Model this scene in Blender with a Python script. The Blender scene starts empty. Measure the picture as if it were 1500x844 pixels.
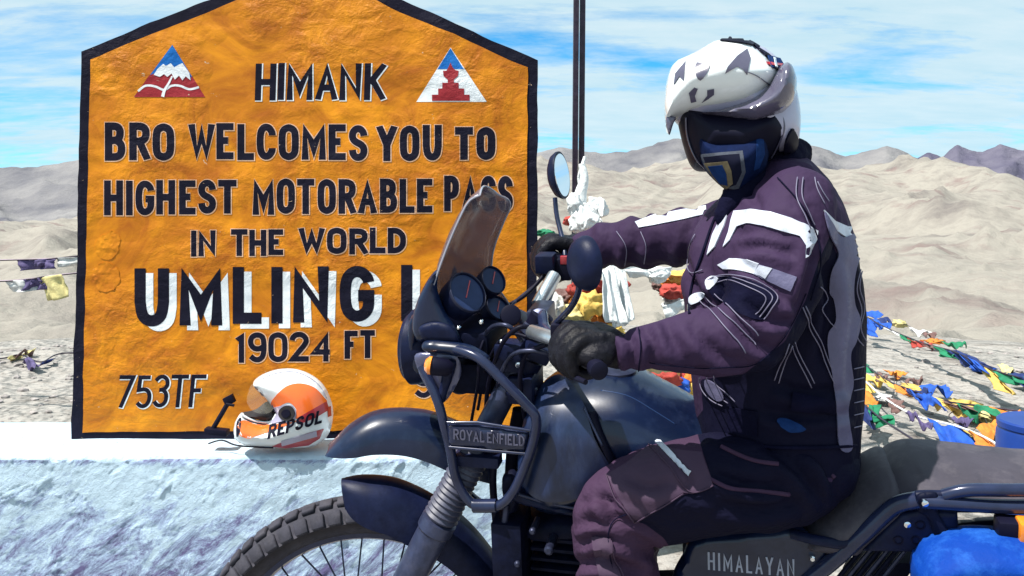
import bpy, bmesh, math, random
import numpy as np
from mathutils import Vector, Matrix, noise as mnoise
from mathutils.bvhtree import BVHTree
from mathutils.geometry import delaunay_2d_cdt, tessellate_polygon

random.seed(7)
SC = bpy.context.scene
COL = SC.collection
V = Vector

# ------------------------------------------------------------------ camera
F = 1300.0; CX = 750.0; HY = 300.0; EYE = 1.34
cd = bpy.data.cameras.new("camera"); cam = bpy.data.objects.new("camera", cd); COL.objects.link(cam)
cam.location = (0, 0, EYE); cam.rotation_euler = (math.radians(90), 0, 0)
cd.sensor_width = 36; cd.lens = 36 * F / 1500; cd.shift_y = -122 / 1500
cd.clip_start = 0.05; cd.clip_end = 60000
SC.camera = cam
SC.view_settings.view_transform = 'Standard'; SC.view_settings.look = 'None'
SC.view_settings.gamma = 1; SC.view_settings.exposure = 0.68

# ------------------------------------------------------------------ sun + sky
SUN_D = V((0.43, 0.23, -0.88)).normalized()      # direction the light travels
sd = bpy.data.lights.new("sun", 'SUN'); sun = bpy.data.objects.new("sun", sd); COL.objects.link(sun)
sd.energy = 5.0; sd.angle = math.radians(0.55); sd.color = (1.0, 0.955, 0.88)
sun.rotation_euler = SUN_D.to_track_quat('-Z', 'Y').to_euler()
w = bpy.data.worlds.new("World"); SC.world = w; w.use_nodes = True
nt = w.node_tree; nt.nodes.clear()
def wn(t, **k):
    n = nt.nodes.new(t)
    for a, b in k.items(): setattr(n, a, b)
    return n
out = wn('ShaderNodeOutputWorld'); bg = wn('ShaderNodeBackground'); bg.inputs[1].default_value = 0.092
sky = wn('ShaderNodeTexSky', sky_type='NISHITA', sun_disc=False)
sv = -SUN_D
sky.sun_elevation = math.asin(sv.z); sky.sun_rotation = math.atan2(sv.x, sv.y)
sky.altitude = 4500; sky.air_density = 1.0; sky.dust_density = 0.3; sky.ozone_density = 2.5
tc = wn('ShaderNodeTexCoord'); sep = wn('ShaderNodeSeparateXYZ')
nt.links.new(tc.outputs['Generated'], sep.inputs[0])
def mth(op, a, b=None, c=None, clamp=False):
    n = wn('ShaderNodeMath', operation=op); n.use_clamp = clamp
    for i, v in enumerate((a, b, c)):
        if v is None: continue
        if isinstance(v, (int, float)): n.inputs[i].default_value = v
        else: nt.links.new(v, n.inputs[i])
    return n.outputs[0]
# cloud layer: project the view direction on a high plane, stretched sideways
den = mth('ADD', mth('MAXIMUM', sep.outputs['Z'], 0.0), 0.16)
cxn = mth('DIVIDE', sep.outputs['X'], den); cyn = mth('DIVIDE', sep.outputs['Y'], den)
cmb = wn('ShaderNodeCombineXYZ'); nt.links.new(mth('MULTIPLY', cxn, 0.75), cmb.inputs[0])
nt.links.new(mth('MULTIPLY', cyn, 1.6), cmb.inputs[1]); cmb.inputs[2].default_value = 5.2
n1 = wn('ShaderNodeTexNoise'); n1.inputs['Scale'].default_value = 1.1; n1.inputs['Detail'].default_value = 9
n1.inputs['Roughness'].default_value = 0.6; n1.inputs['Distortion'].default_value = 0.5
nt.links.new(cmb.outputs[0], n1.inputs['Vector'])
n2 = wn('ShaderNodeTexNoise'); n2.inputs['Scale'].default_value = 3.4; n2.inputs['Detail'].default_value = 6
n2.inputs['Roughness'].default_value = 0.65
nt.links.new(cmb.outputs[0], n2.inputs['Vector'])
cr = wn('ShaderNodeValToRGB'); cr.color_ramp.elements[0].position = 0.34; cr.color_ramp.elements[1].position = 0.50
cr.color_ramp.elements[0].color = (0, 0, 0, 1); cr.color_ramp.elements[1].color = (1, 1, 1, 1)
nt.links.new(mth('ADD', mth('MULTIPLY', n1.outputs[0], 0.75), mth('MULTIPLY', n2.outputs[0], 0.25)), cr.inputs[0])
cc = wn('ShaderNodeMixRGB'); cc.inputs[1].default_value = (3.0, 5.0, 5.9, 1); cc.inputs[2].default_value = (6.0, 6.6, 6.7, 1)
nt.links.new(n2.outputs[0], cc.inputs[0])
tint = wn('ShaderNodeMixRGB', blend_type='MULTIPLY'); tint.inputs[0].default_value = 1
tint.inputs[2].default_value = (0.34, 1.25, 1.45, 1); nt.links.new(sky.outputs[0], tint.inputs[1])
mx = wn('ShaderNodeMixRGB'); nt.links.new(mth('MULTIPLY', cr.outputs[0], 0.93), mx.inputs[0])
nt.links.new(tint.outputs[0], mx.inputs[1]); nt.links.new(cc.outputs[0], mx.inputs[2])
nt.links.new(mx.outputs[0], bg.inputs[0]); nt.links.new(bg.outputs[0], out.inputs[0])

# ------------------------------------------------------------------ frames of reference
def P(px, py, d):
    return V(((px - CX) * d / F, d, EYE - (py - HY) * d / F))
def ray(px, py):
    return V(((px - CX) / F, 1.0, -(py - HY) / F))
TH = math.radians(14); PHI = math.radians(9)
FW = V((-math.cos(TH), math.sin(TH), 0)); L0 = V((-math.sin(TH), -math.cos(TH), 0)); Z = V((0, 0, 1))
LL = (L0 * math.cos(PHI) - Z * math.sin(PHI)).normalized()      # bike's left, towards the camera
UU = (L0 * math.sin(PHI) + Z * math.cos(PHI)).normalized()
M0 = V((0.04, 1.95, 1.10)); CAM = V((0, 0, EYE))
class Plane:
    def __init__(s, p, n): s.p = p; s.n = n.normalized()
    def at(s, px, py, off=0.0):
        r = ray(px, py); t = (off + s.n.dot(s.p - CAM)) / s.n.dot(r)
        return CAM + r * t
BIKE = Plane(M0, LL)
def B(px, py, off=0.0): return BIKE.at(px, py, off)
def facing(px, py, d, tilt=(0, 0)):
    p = P(px, py, d); n = (CAM - p).normalized(); n = V((n.x + tilt[0], n.y, n.z * 0.3 + tilt[1])).normalized()
    return Plane(p, n)

# ------------------------------------------------------------------ materials
MATS = {}
def mat(name, col, rough=0.6, metal=0.0, var=0.12, vscale=8.0, bump=0.0, bscale=60.0, col2=None, alpha=None,
        coat=0.0, bdist=0.01, stretch=(1, 1, 1), sheen=0.0, spec=0.5, detail=6, dust=None):
    if name in MATS: return MATS[name]
    m = bpy.data.materials.new(name); m.use_nodes = True; t = m.node_tree; n = t.nodes; n.clear(); lk = t.links.new
    o = n.new('ShaderNodeOutputMaterial'); b = n.new('ShaderNodeBsdfPrincipled'); lk(b.outputs[0], o.inputs[0])
    g = n.new('ShaderNodeNewGeometry'); mp = n.new('ShaderNodeMapping'); lk(g.outputs['Position'], mp.inputs['Vector'])
    mp.inputs['Scale'].default_value = stretch
    ns = n.new('ShaderNodeTexNoise'); ns.inputs['Scale'].default_value = vscale; ns.inputs['Detail'].default_value = detail
    ns.inputs['Roughness'].default_value = 0.6
    lk(mp.outputs[0], ns.inputs['Vector'])
    r = n.new('ShaderNodeValToRGB'); r.color_ramp.elements[0].position = 0.3; r.color_ramp.elements[1].position = 0.7
    c = V(col); c2 = V(col2) if col2 else c * (1 + var)
    c1 = c if col2 else c * (1 - var)
    r.color_ramp.elements[0].color = (*c1, 1); r.color_ramp.elements[1].color = (min(1, c2.x), min(1, c2.y), min(1, c2.z), 1)
    lk(ns.outputs[0], r.inputs[0]); colout = r.outputs[0]
    if dust:   # dust = (colour, amount): pale dust in patches
        n3 = n.new('ShaderNodeTexNoise'); n3.inputs['Scale'].default_value = 14; n3.inputs['Detail'].default_value = 9
        n3.inputs['Roughness'].default_value = 0.75
        lk(mp.outputs[0], n3.inputs['Vector'])
        r3 = n.new('ShaderNodeValToRGB'); r3.color_ramp.elements[0].position = 0.48; r3.color_ramp.elements[1].position = 0.75
        r3.color_ramp.elements[1].color = (dust[1],) * 3 + (1,)
        lk(n3.outputs[0], r3.inputs[0])
        mx = n.new('ShaderNodeMixRGB'); lk(r3.outputs[0], mx.inputs[0]); lk(colout, mx.inputs[1]); mx.inputs[2].default_value = (*dust[0], 1)
        colout = mx.outputs[0]
    lk(colout, b.inputs['Base Color'])
    b.inputs['Roughness'].default_value = rough; b.inputs['Metallic'].default_value = metal
    b.inputs['Specular IOR Level'].default_value = spec
    b.inputs['Coat Weight'].default_value = coat; b.inputs['Coat Roughness'].default_value = 0.08
    b.inputs['Sheen Weight'].default_value = sheen
    if alpha is not None: b.inputs['Alpha'].default_value = alpha
    if bump > 0:
        bn = n.new('ShaderNodeTexNoise'); bn.inputs['Scale'].default_value = bscale; bn.inputs['Detail'].default_value = 4 if 'cloth' in name else 8
        bn.inputs['Roughness'].default_value = 0.62
        lk(mp.outputs[0], bn.inputs['Vector'])
        bp = n.new('ShaderNodeBump'); bp.inputs['Strength'].default_value = bump; bp.inputs['Distance'].default_value = bdist
        lk(bn.outputs[0], bp.inputs['Height']); lk(bp.outputs[0], b.inputs['Normal'])
    MATS[name] = m; return m

def sign_mat(name, col, col2, rough=0.5):
    """thick brushed enamel over rough plaster: every layer of paint on the board shares this relief"""
    m = bpy.data.materials.new(name); m.use_nodes = True; t = m.node_tree; n = t.nodes; n.clear(); lk = t.links.new
    o = n.new('ShaderNodeOutputMaterial'); b = n.new('ShaderNodeBsdfPrincipled'); lk(b.outputs[0], o.inputs[0])
    g = n.new('ShaderNodeNewGeometry')
    mp = n.new('ShaderNodeMapping'); lk(g.outputs['Position'], mp.inputs['Vector']); mp.inputs['Scale'].default_value = (1, 0, 1.25)
    a = n.new('ShaderNodeTexNoise'); a.inputs['Scale'].default_value = 4.5; a.inputs['Detail'].default_value = 8
    a.inputs['Roughness'].default_value = 0.66; a.inputs['Distortion'].default_value = 1.2; lk(mp.outputs[0], a.inputs['Vector'])
    r = n.new('ShaderNodeValToRGB'); r.color_ramp.elements[0].position = 0.36; r.color_ramp.elements[1].position = 0.66
    r.color_ramp.elements[0].color = (*col, 1); r.color_ramp.elements[1].color = (*col2, 1)
    lk(a.outputs[0], r.inputs[0])
    ch = n.new('ShaderNodeTexNoise'); ch.inputs['Scale'].default_value = 34; ch.inputs['Detail'].default_value = 4; ch.inputs['Roughness'].default_value = 0.7; ch.inputs['Distortion'].default_value = 1.0
    lk(mp.outputs[0], ch.inputs['Vector'])
    cs_ = n.new('ShaderNodeMath'); cs_.operation = 'GREATER_THAN'; lk(ch.outputs[0], cs_.inputs[0]); cs_.inputs[1].default_value = 0.71
    cm_ = n.new('ShaderNodeMixRGB'); lk(cs_.outputs[0], cm_.inputs[0]); lk(r.outputs[0], cm_.inputs[1]); cm_.inputs[2].default_value = (0.55, 0.40, 0.27, 1)
    lk(cm_.outputs[0], b.inputs['Base Color'])
    # brush drags + lumps + trowel ridges
    f1 = n.new('ShaderNodeTexNoise'); f1.inputs['Scale'].default_value = 17; f1.inputs['Detail'].default_value = 4
    f1.inputs['Distortion'].default_value = 0.7; lk(mp.outputs[0], f1.inputs['Vector'])
    f2 = n.new('ShaderNodeTexVoronoi'); f2.inputs['Scale'].default_value = 7; f2.feature = 'SMOOTH_F1'
    dv = n.new('ShaderNodeMixRGB'); dv.inputs[0].default_value = 0.12; lk(mp.outputs[0], dv.inputs[1]); lk(f1.outputs['Color'], dv.inputs[2])
    lk(dv.outputs[0], f2.inputs['Vector'])
    ad = n.new('ShaderNodeMath'); ad.operation = 'MULTIPLY_ADD'; lk(f2.outputs['Distance'], ad.inputs[0]); ad.inputs[1].default_value = 0.9; lk(f1.outputs[0], ad.inputs[2])
    # patches where the plaster is rougher
    pm = n.new('ShaderNodeTexNoise'); pm.inputs['Scale'].default_value = 2.6; pm.inputs['Detail'].default_value = 3; lk(mp.outputs[0], pm.inputs['Vector'])
    pr = n.new('ShaderNodeMapRange'); pr.inputs[1].default_value = 0.4; pr.inputs[2].default_value = 0.68; pr.inputs[3].default_value = 0.15; pr.inputs[4].default_value = 1.7
    lk(pm.outputs[0], pr.inputs[0])
    mu = n.new('ShaderNodeMath'); mu.operation = 'MULTIPLY'; f3 = n.new('ShaderNodeTexNoise'); f3.inputs['Scale'].default_value = 75; f3.inputs['Detail'].default_value = 6; f3.inputs['Roughness'].default_value = 0.7; lk(mp.outputs[0], f3.inputs['Vector'])
    a3 = n.new('ShaderNodeMath'); a3.operation = 'MULTIPLY_ADD'; lk(f3.outputs[0], a3.inputs[0]); a3.inputs[1].default_value = 0.45; lk(ad.outputs[0], a3.inputs[2])
    lk(a3.outputs[0], mu.inputs[0]); lk(pr.outputs[0], mu.inputs[1])
    bp = n.new('ShaderNodeBump'); bp.inputs['Strength'].default_value = 0.6; bp.inputs['Distance'].default_value = 0.011
    lk(mu.outputs[0], bp.inputs['Height']); lk(bp.outputs[0], b.inputs['Normal'])
    b.inputs['Roughness'].default_value = rough; b.inputs['Specular IOR Level'].default_value = 0.28 if col[0] > 0.1 else 0.10
    MATS[name] = m; return m

M_orange = sign_mat('orange_enamel', (0.39, 0.105, 0.0015), (0.74, 0.265, 0.003))
M_black = sign_mat('black_enamel', (0.005, 0.005, 0.014), (0.010, 0.009, 0.022), 0.6)
M_edge = sign_mat('pale_orange_edge', (0.62, 0.36, 0.22), (0.75, 0.48, 0.34))
M_white = sign_mat('white_enamel', (0.66, 0.70, 0.74), (0.82, 0.84, 0.85))
M_lblue = sign_mat('blue_enamel', (0.01, 0.12, 0.42), (0.02, 0.16, 0.5))
M_lred = sign_mat('maroon_enamel', (0.25, 0.012, 0.02), (0.34, 0.02, 0.03))

M_blackplastic = mat('navy_black_plastic', (0.005, 0.008, 0.030), 0.45, var=0.3, vscale=30, bump=0.15, bscale=300, bdist=0.002, dust=((0.025, 0.033, 0.085), 0.4), spec=.15)
M_paint = mat('black_blue_paint', (0.003, 0.009, 0.036), 0.32, var=0.35, vscale=5, coat=0.3, bump=0.05, bscale=90, bdist=0.002, dust=((0.035, 0.055, 0.12), 0.35), spec=.35)
M_metal = mat('dark_metal', (0.025, 0.03, 0.065), 0.38, 0.5, var=0.4, vscale=40, dust=((0.10, 0.11, 0.18), 0.35))
M_tube = mat('black_tube', (0.014, 0.020, 0.055), 0.24, 0.1, var=0.3, vscale=20, coat=0.25, spec=.35)
M_silver = mat('bare_alloy', (0.62, 0.66, 0.70), 0.28, 0.9, var=0.15, vscale=50)
M_fork = mat('fork_alloy', (0.036, 0.045, 0.095), 0.38, 0.4, var=0.3, vscale=40, dust=((0.13, 0.13, 0.19), 0.4))
M_rubber = mat('tyre_rubber', (0.026, 0.025, 0.038), 0.85, var=0.35, vscale=40, bump=0.4, bscale=200, bdist=0.002, dust=((0.10, 0.092, 0.11), 0.5))
M_gaiter = mat('gaiter_rubber', (0.040, 0.043, 0.075), 0.5, var=0.2, vscale=40, dust=((0.25, 0.25, 0.3), 0.4))
M_engine = mat('engine_black', (0.003, 0.0045, 0.017), 0.6, 0, var=0.4, vscale=40, dust=((0.018, 0.022, 0.055), 0.4), spec=.1)
M_seat = mat('seat_vinyl', (0.050, 0.045, 0.060), 0.62, spec=.2, var=0.18, vscale=10, bump=0.25, bscale=500, bdist=0.001, dust=((0.14, 0.125, 0.14), 0.5))
M_glass = mat('gauge_glass', (0.02, 0.035, 0.095), 0.2, var=0.4, spec=.15)
M_mirror = mat('mirror_glass', (0.85, 0.9, 0.95), 0.03, 1.0, var=0.01)
M_screen = mat('smoked_screen', (0.12, 0.10, 0.13), 0.15, var=0.3, vscale=9, alpha=0.74, coat=0.2, dust=((0.24, 0.19, 0.20), 0.4))
M_amber = mat('amber_lens', (0.85, 0.25, 0.02), 0.15, var=0.15, vscale=80, coat=0.8)
M_chrome = mat('bright_steel', (0.75, 0.78, 0.82), 0.15, 1.0, var=0.05)
M_jacket = mat('purple_jacket_cloth', (0.036, 0.021, 0.052), 0.7, var=0.10, vscale=5, bump=0.8, bscale=8, bdist=0.02, spec=.08, stretch=(1, 1, 0.7))
M_pants = mat('purple_trouser_cloth', (0.047, 0.025, 0.053), 0.7, var=0.10, vscale=5, bump=0.8, bscale=8, bdist=0.024, spec=.08, stretch=(0.8, 1, 1.3))
M_darkcloth = mat('black_cloth', (0.0045, 0.0045, 0.017), 0.8, var=0.3, vscale=14, bump=0.7, bscale=14, bdist=0.014, spec=.05)
M_reflect = mat('pale_reflective_cloth', (0.50, 0.53, 0.62), 0.45, var=0.18, vscale=24, bump=0.4, bscale=30, bdist=0.006)
M_greyblue = mat('lavender_grey_cloth', (0.090, 0.085, 0.160), 0.6, var=0.2, vscale=14, bump=0.4, bscale=20, bdist=0.01)
M_piping = mat('grey_piping', (0.13, 0.12, 0.19), 0.55, var=0.1)
M_glove = mat('black_leather_glove', (0.006, 0.0055, 0.010), 0.45, var=0.5, vscale=20, bump=0.8, bscale=30, bdist=0.008, spec=.18)
M_hwhite = mat('helmet_white', (0.74, 0.78, 0.80), 0.16, var=0.03, vscale=5, coat=0.7)
M_hblack = mat('helmet_black', (0.005, 0.005, 0.016), 0.5, var=0.3, spec=.12)
M_hgrey = mat('helmet_smoke', (0.080, 0.075, 0.12), 0.2, var=0.2, vscale=12, coat=0.6)
M_hlav = mat('helmet_pale_lavender', (0.34, 0.33, 0.45), 0.3, var=0.15, vscale=10, coat=0.4)
M_skin = mat('skin', (0.20, 0.115, 0.085), 0.5, var=0.1)
M_maskblue = mat('mask_blue', (0.003, 0.009, 0.042), 0.8, var=0.2, vscale=60, bump=0.4, bscale=300, bdist=0.002, spec=.08)
M_maskdark = mat('mask_dark', (0.005, 0.006, 0.018), 0.8, var=0.2, spec=.08)
M_maskgrey = mat('mask_grey', (0.060, 0.068, 0.09), 0.8, var=0.25, vscale=90, spec=.1)
M_masktan = mat('mask_tan', (0.13, 0.105, 0.065), 0.8, var=0.25, vscale=90, spec=.1)
M_maskbright = mat('mask_bright_blue', (0.006, 0.026, 0.105), 0.8, var=0.2, vscale=90, spec=.1)
M_horange = mat('helmet_orange', (0.80, 0.145, 0.02), 0.2, var=0.12, vscale=10, coat=0.7)
M_hred = mat('helmet_red', (0.36, 0.02, 0.03), 0.3, var=0.2, coat=0.5)
M_lining = mat('helmet_lining', (0.015, 0.013, 0.016), 0.9)
M_clear = mat('clear_visor', (0.8, 0.75, 0.6), 0.05, alpha=0.07, coat=0.3)
M_bluebag = mat('blue_plastic', (0.001, 0.042, 0.30), 0.7, var=0.15, vscale=5, bump=0.5, bscale=30, bdist=0.008, spec=.15, dust=((0.03, 0.16, 0.55), 0.6))
M_pole = mat('pole_steel', (0.035, 0.022, 0.040), 0.4, 0.4, var=0.5, vscale=30)
M_scarf = mat('white_scarf_cloth', (0.66, 0.69, 0.70), 0.8, var=0.1, vscale=30, bump=0.6, bscale=24, bdist=0.015)
FLAGC = {'blue': (0.01, 0.10, 0.55), 'white': (0.75, 0.75, 0.74), 'red': (0.48, 0.055, 0.04), 'green': (0.008, 0.22, 0.10),
         'yellow': (0.82, 0.56, 0.13), 'orange': (0.78, 0.25, 0.03), 'purple': (0.10, 0.075, 0.20), 'brown': (0.20, 0.11, 0.10),
         'pale_yellow': (0.78, 0.68, 0.30), 'navy': (0.01, 0.03, 0.16)}
M_flag = {k: mat(k + '_flag_cloth', tuple(x * .72 for x in c), 0.8, var=0.3, vscale=22, bump=0.5, bscale=40, bdist=0.01) for k, c in FLAGC.items()}
M_stone = mat('grey_stone', (0.30, 0.27, 0.26), 0.9, var=0.4, vscale=10, bump=0.7, bscale=30, bdist=0.02)

# ------------------------------------------------------------------ object helpers
WM = {}
def own(o, parent=None, kind=None, label=None, cat=None, group=None, wm=None):
    COL.objects.link(o); wm = wm or Matrix.Identity(4)
    WM[o] = wm
    if parent is not None:
        o.parent = parent; o.matrix_parent_inverse = WM[parent].inverted()
    o.matrix_basis = wm
    if kind: o['kind'] = kind
    if label: o['label'] = label
    if cat: o['category'] = cat
    if group: o['group'] = group
    return o
def thing(name, loc, label, cat, group=None):
    o = bpy.data.objects.new(name, None); o.empty_display_size = 0.1
    return own(o, None, None, label, cat, group, Matrix.Translation(V(loc)))
def mk(name, verts, faces, m, parent=None, smooth=True, **k):
    me = bpy.data.meshes.new(name)
    me.from_pydata([tuple(v) for v in verts], [], [tuple(f) for f in faces]); me.validate()
    if m is not None: me.materials.append(m)
    if smooth: me.polygons.foreach_set('use_smooth', [True] * len(me.polygons))
    me.update()
    return own(bpy.data.objects.new(name, me), parent, **k)
def recalc(o):
    bm = bmesh.new(); bm.from_mesh(o.data); bmesh.ops.recalc_face_normals(bm, faces=bm.faces); bm.to_mesh(o.data); bm.free(); return o
def flat_by_angle(o, deg=40):
    o.data.set_sharp_from_angle(angle=math.radians(deg)); return o

def spline(pts, n=6, closed=False):
    """Catmull-Rom through tuples of floats"""
    A = [np.array(p, float) for p in pts]; out = []; N = len(A)
    rng = range(N) if closed else range(N - 1)
    for i in rng:
        if closed: p0, p1, p2, p3 = A[i - 1], A[i], A[(i + 1) % N], A[(i + 2) % N]
        else: p0, p1, p2, p3 = A[max(i - 1, 0)], A[i], A[i + 1], A[min(i + 2, N - 1)]
        for k in range(n):
            t = k / n
            out.append(0.5 * ((2 * p1) + (-p0 + p2) * t + (2 * p0 - 5 * p1 + 4 * p2 - p3) * t * t + (-p0 + 3 * p1 - 3 * p2 + p3) * t ** 3))
    if not closed: out.append(A[-1])
    return out
def tube_geo(pts, rad, seg=10, closed=False, caps=True):
    pts = [V(p) for p in pts]; N = len(pts); vs, fs = [], []
    R = rad if hasattr(rad, '__len__') else [rad] * N
    prev = None
    for i, p in enumerate(pts):
        a = pts[i - 1] if (i > 0 or closed) else p; b = pts[(i + 1) % N] if (i < N - 1 or closed) else p
        t = (b - a).normalized()
        if prev is None:
            u = t.orthogonal().normalized()
        else:
            u = (prev - t * prev.dot(t)); u = u.normalized() if u.length > 1e-6 else t.orthogonal().normalized()
        prev = u; v = t.cross(u)
        for k in range(seg):
            an = 2 * math.pi * k / seg; vs.append(p + (u * math.cos(an) + v * math.sin(an)) * R[i])
    for i in range(N if closed else N - 1):
        for k in range(seg):
            a = i * seg + k; b = i * seg + (k + 1) % seg; j = ((i + 1) % N) * seg
            fs.append((a, b, j + (k + 1) % seg, j + k))
    if caps and not closed:
        fs.append(tuple(range(seg))[::-1]); fs.append(tuple((N - 1) * seg + k for k in range(seg)))
    return vs, fs
def tube(name, pts, rad, m, parent=None, smooth_n=6, seg=10, closed=False, **k):
    if smooth_n and len(pts) > 2:
        pts = [V(p) for p in spline([tuple(p) for p in pts], smooth_n, closed)]
    if hasattr(rad, '__len__') and len(rad) != len(pts):
        xs = np.linspace(0, 1, len(rad)); rad = list(np.interp(np.linspace(0, 1, len(pts)), xs, rad))
    vs, fs = tube_geo(pts, rad, seg, closed)
    return flat_by_angle(mk(name, vs, fs, m, parent, **k), 50)
def box_geo(c, ax, ay, az):
    c = V(c); vs = [c + ax * x + ay * y + az * z for x in (-1, 1) for y in (-1, 1) for z in (-1, 1)]
    fs = [(0, 1, 3, 2), (4, 6, 7, 5), (0, 4, 5, 1), (2, 3, 7, 6), (0, 2, 6, 4), (1, 5, 7, 3)]
    return vs, fs
def merge(geos):
    vs, fs = [], []
    for v, f in geos:
        n = len(vs); vs += list(v); fs += [tuple(i + n for i in q) for q in f]
    return vs, fs
def bevel(o, wd, seg=2, ang=35):
    bm = bmesh.new(); bm.from_mesh(o.data); bmesh.ops.recalc_face_normals(bm, faces=bm.faces)
    es = [e for e in bm.edges if len(e.link_faces) == 2 and e.calc_face_angle(0) > math.radians(ang)]
    bmesh.ops.bevel(bm, geom=es, offset=wd, segments=seg, affect='EDGES', profile=0.6); bm.to_mesh(o.data); bm.free()
    o.data.polygons.foreach_set('use_smooth', [True] * len(o.data.polygons)); return flat_by_angle(o, 50)
def box(name, c, ax, ay, az, m, parent=None, bev=0.0, **k):
    o = mk(name, *box_geo(c, ax, ay, az), m, parent, smooth=False, **k)
    return bevel(o, bev) if bev else recalc(o)
def lathe_geo(c, axis, prof, seg=32):
    """prof: list of (distance along axis, radius)"""
    axis = V(axis).normalized(); u = axis.orthogonal().normalized(); v = axis.cross(u); vs, fs = [], []
    for h, r in prof:
        for k in range(seg):
            a = 2 * math.pi * k / seg; vs.append(V(c) + axis * h + (u * math.cos(a) + v * math.sin(a)) * max(r, 1e-5))
    for i in range(len(prof) - 1):
        for k in range(seg):
            fs.append((i * seg + k, i * seg + (k + 1) % seg, (i + 1) * seg + (k + 1) % seg, (i + 1) * seg + k))
    fs.append(tuple(range(seg))[::-1]); fs.append(tuple((len(prof) - 1) * seg + k for k in range(seg)))
    return vs, fs
def lathe(name, c, axis, prof, m, parent=None, seg=32, **k):
    return flat_by_angle(recalc(mk(name, *lathe_geo(c, axis, prof, seg), m, parent, **k)), 35)

# --- polygons in the picture's units, laid on a real plane -----------------
def inside(poly, x, y):
    c = False; n = len(poly); j = n - 1
    for i in range(n):
        xi, yi = poly[i]; xj, yj = poly[j]
        if (yi > y) != (yj > y) and x < (xj - xi) * (y - yi) / (yj - yi + 1e-12) + xi: c = not c
        j = i
    return c
def dist_np(poly, pts):
    P0 = np.array(poly); P1 = np.roll(P0, -1, axis=0); d = P1 - P0; L = (d ** 2).sum(1) + 1e-12
    w = pts[:, None, :] - P0[None]; t = np.clip((w * d[None]).sum(2) / L[None], 0, 1)
    q = w - t[..., None] * d[None]; return np.sqrt((q ** 2).sum(2)).min(1)
def resample(poly, step):
    out = []; n = len(poly)
    for i in range(n):
        a = np.array(poly[i], float); b = np.array(poly[(i + 1) % n], float); L = np.linalg.norm(b - a)
        k = max(1, int(round(L / step)))
        for j in range(k): out.append(tuple(a + (b - a) * j / k))
    return out
def fill(polys, step, hexes=True):
    """triangulate union of polygons with interior points -> verts2d, tris"""
    pts, edges, faces = [], [], []
    allp = []
    def area(q): return sum(q[i][0] * q[(i + 1) % len(q)][1] - q[(i + 1) % len(q)][0] * q[i][1] for i in range(len(q)))
    polys = [list(q) if area(q) > 0 else list(q)[::-1] for q in polys]
    for poly in polys:
        n0 = len(pts); pts += [V(p) for p in poly]; n = len(poly)
        faces.append([n0 + i for i in range(n)]); allp.append(poly)
    if step:
        A = np.array([p for q in polys for p in q]); x0, y0 = A.min(0); x1, y1 = A.max(0)
        r = 0; y = y0 + step / 2
        while y < y1:
            x = x0 + (step / 2 if r % 2 else 0)
            while x < x1:
                for q in polys:
                    if inside(q, x, y):
                        if dist_np(q, np.array([[x, y]]))[0] > step * 0.4: pts.append(V((x, y)))
                        break
                x += step
            y += step * 0.866; r += 1
    res = delaunay_2d_cdt(pts, edges, faces, 1, 1e-4)
    v2 = [(v.x, v.y) for v in res[0]]; tr = [tuple(f) for f in res[2]]
    if len(polys) > 1:
        def keep(f):
            x = sum(v2[i][0] for i in f) / len(f); y = sum(v2[i][1] for i in f) / len(f)
            return any(inside(q, x, y) for q in polys)
        tr = [f for f in tr if keep(f)]
    return v2, tr
def boundary_edges(tris):
    cnt = {}
    for t in tris:
        n = len(t)
        for i in range(n):
            e = (t[i], t[(i + 1) % n]); k = tuple(sorted(e)); cnt.setdefault(k, []).append(e)
    return [v[0] for v in cnt.values() if len(v) == 1]
def smoothpoly(pts, n=5): return [tuple(p) for p in spline(pts, n, True)]

def inflate(name, outline, m, parent=None, plane=BIKE, off=0.0, hw=0.05, R=30.0, e=0.002, step=6.0, rnd=True, nn=5,
            back=1.0, bulge=None, mkobj=True, **k):
    """solid whose outline (picture units) stands on a plane at distance off; thickness 2*hw rounded towards the rim over R units"""
    poly = smoothpoly(outline, nn) if rnd else list(outline)
    poly = resample(poly, step)
    v2, tr = fill([poly], step)
    A = np.array(v2); dd = dist_np(poly, A)
    bnd = set(i for ed in boundary_edges(tr) for i in ed)
    t = np.clip(dd / R, 0, 1); h = e + (hw - e) * np.sqrt(np.clip(1 - (1 - t) ** 2, 0, 1))
    for i in bnd: h[i] = e
    n = plane.n; vs = []
    for i, (x, y) in enumerate(v2):
        p = plane.at(x, y, off)
        hh = h[i] + (bulge(x, y) if bulge and i not in bnd else 0)
        vs.append(p + n * hh)
    N = len(v2)
    for i, (x, y) in enumerate(v2): vs.append(plane.at(x, y, off) - n * h[i] * back)
    fs = list(tr) + [tuple(j + N for j in t[::-1]) for t in tr]
    for a, b in boundary_edges(tr): fs.append((b, a, a + N, b + N))
    if not mkobj: return vs, fs
    o = recalc(mk(name, vs, fs, m, parent, **k)); return flat_by_angle(o, 55)

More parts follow.
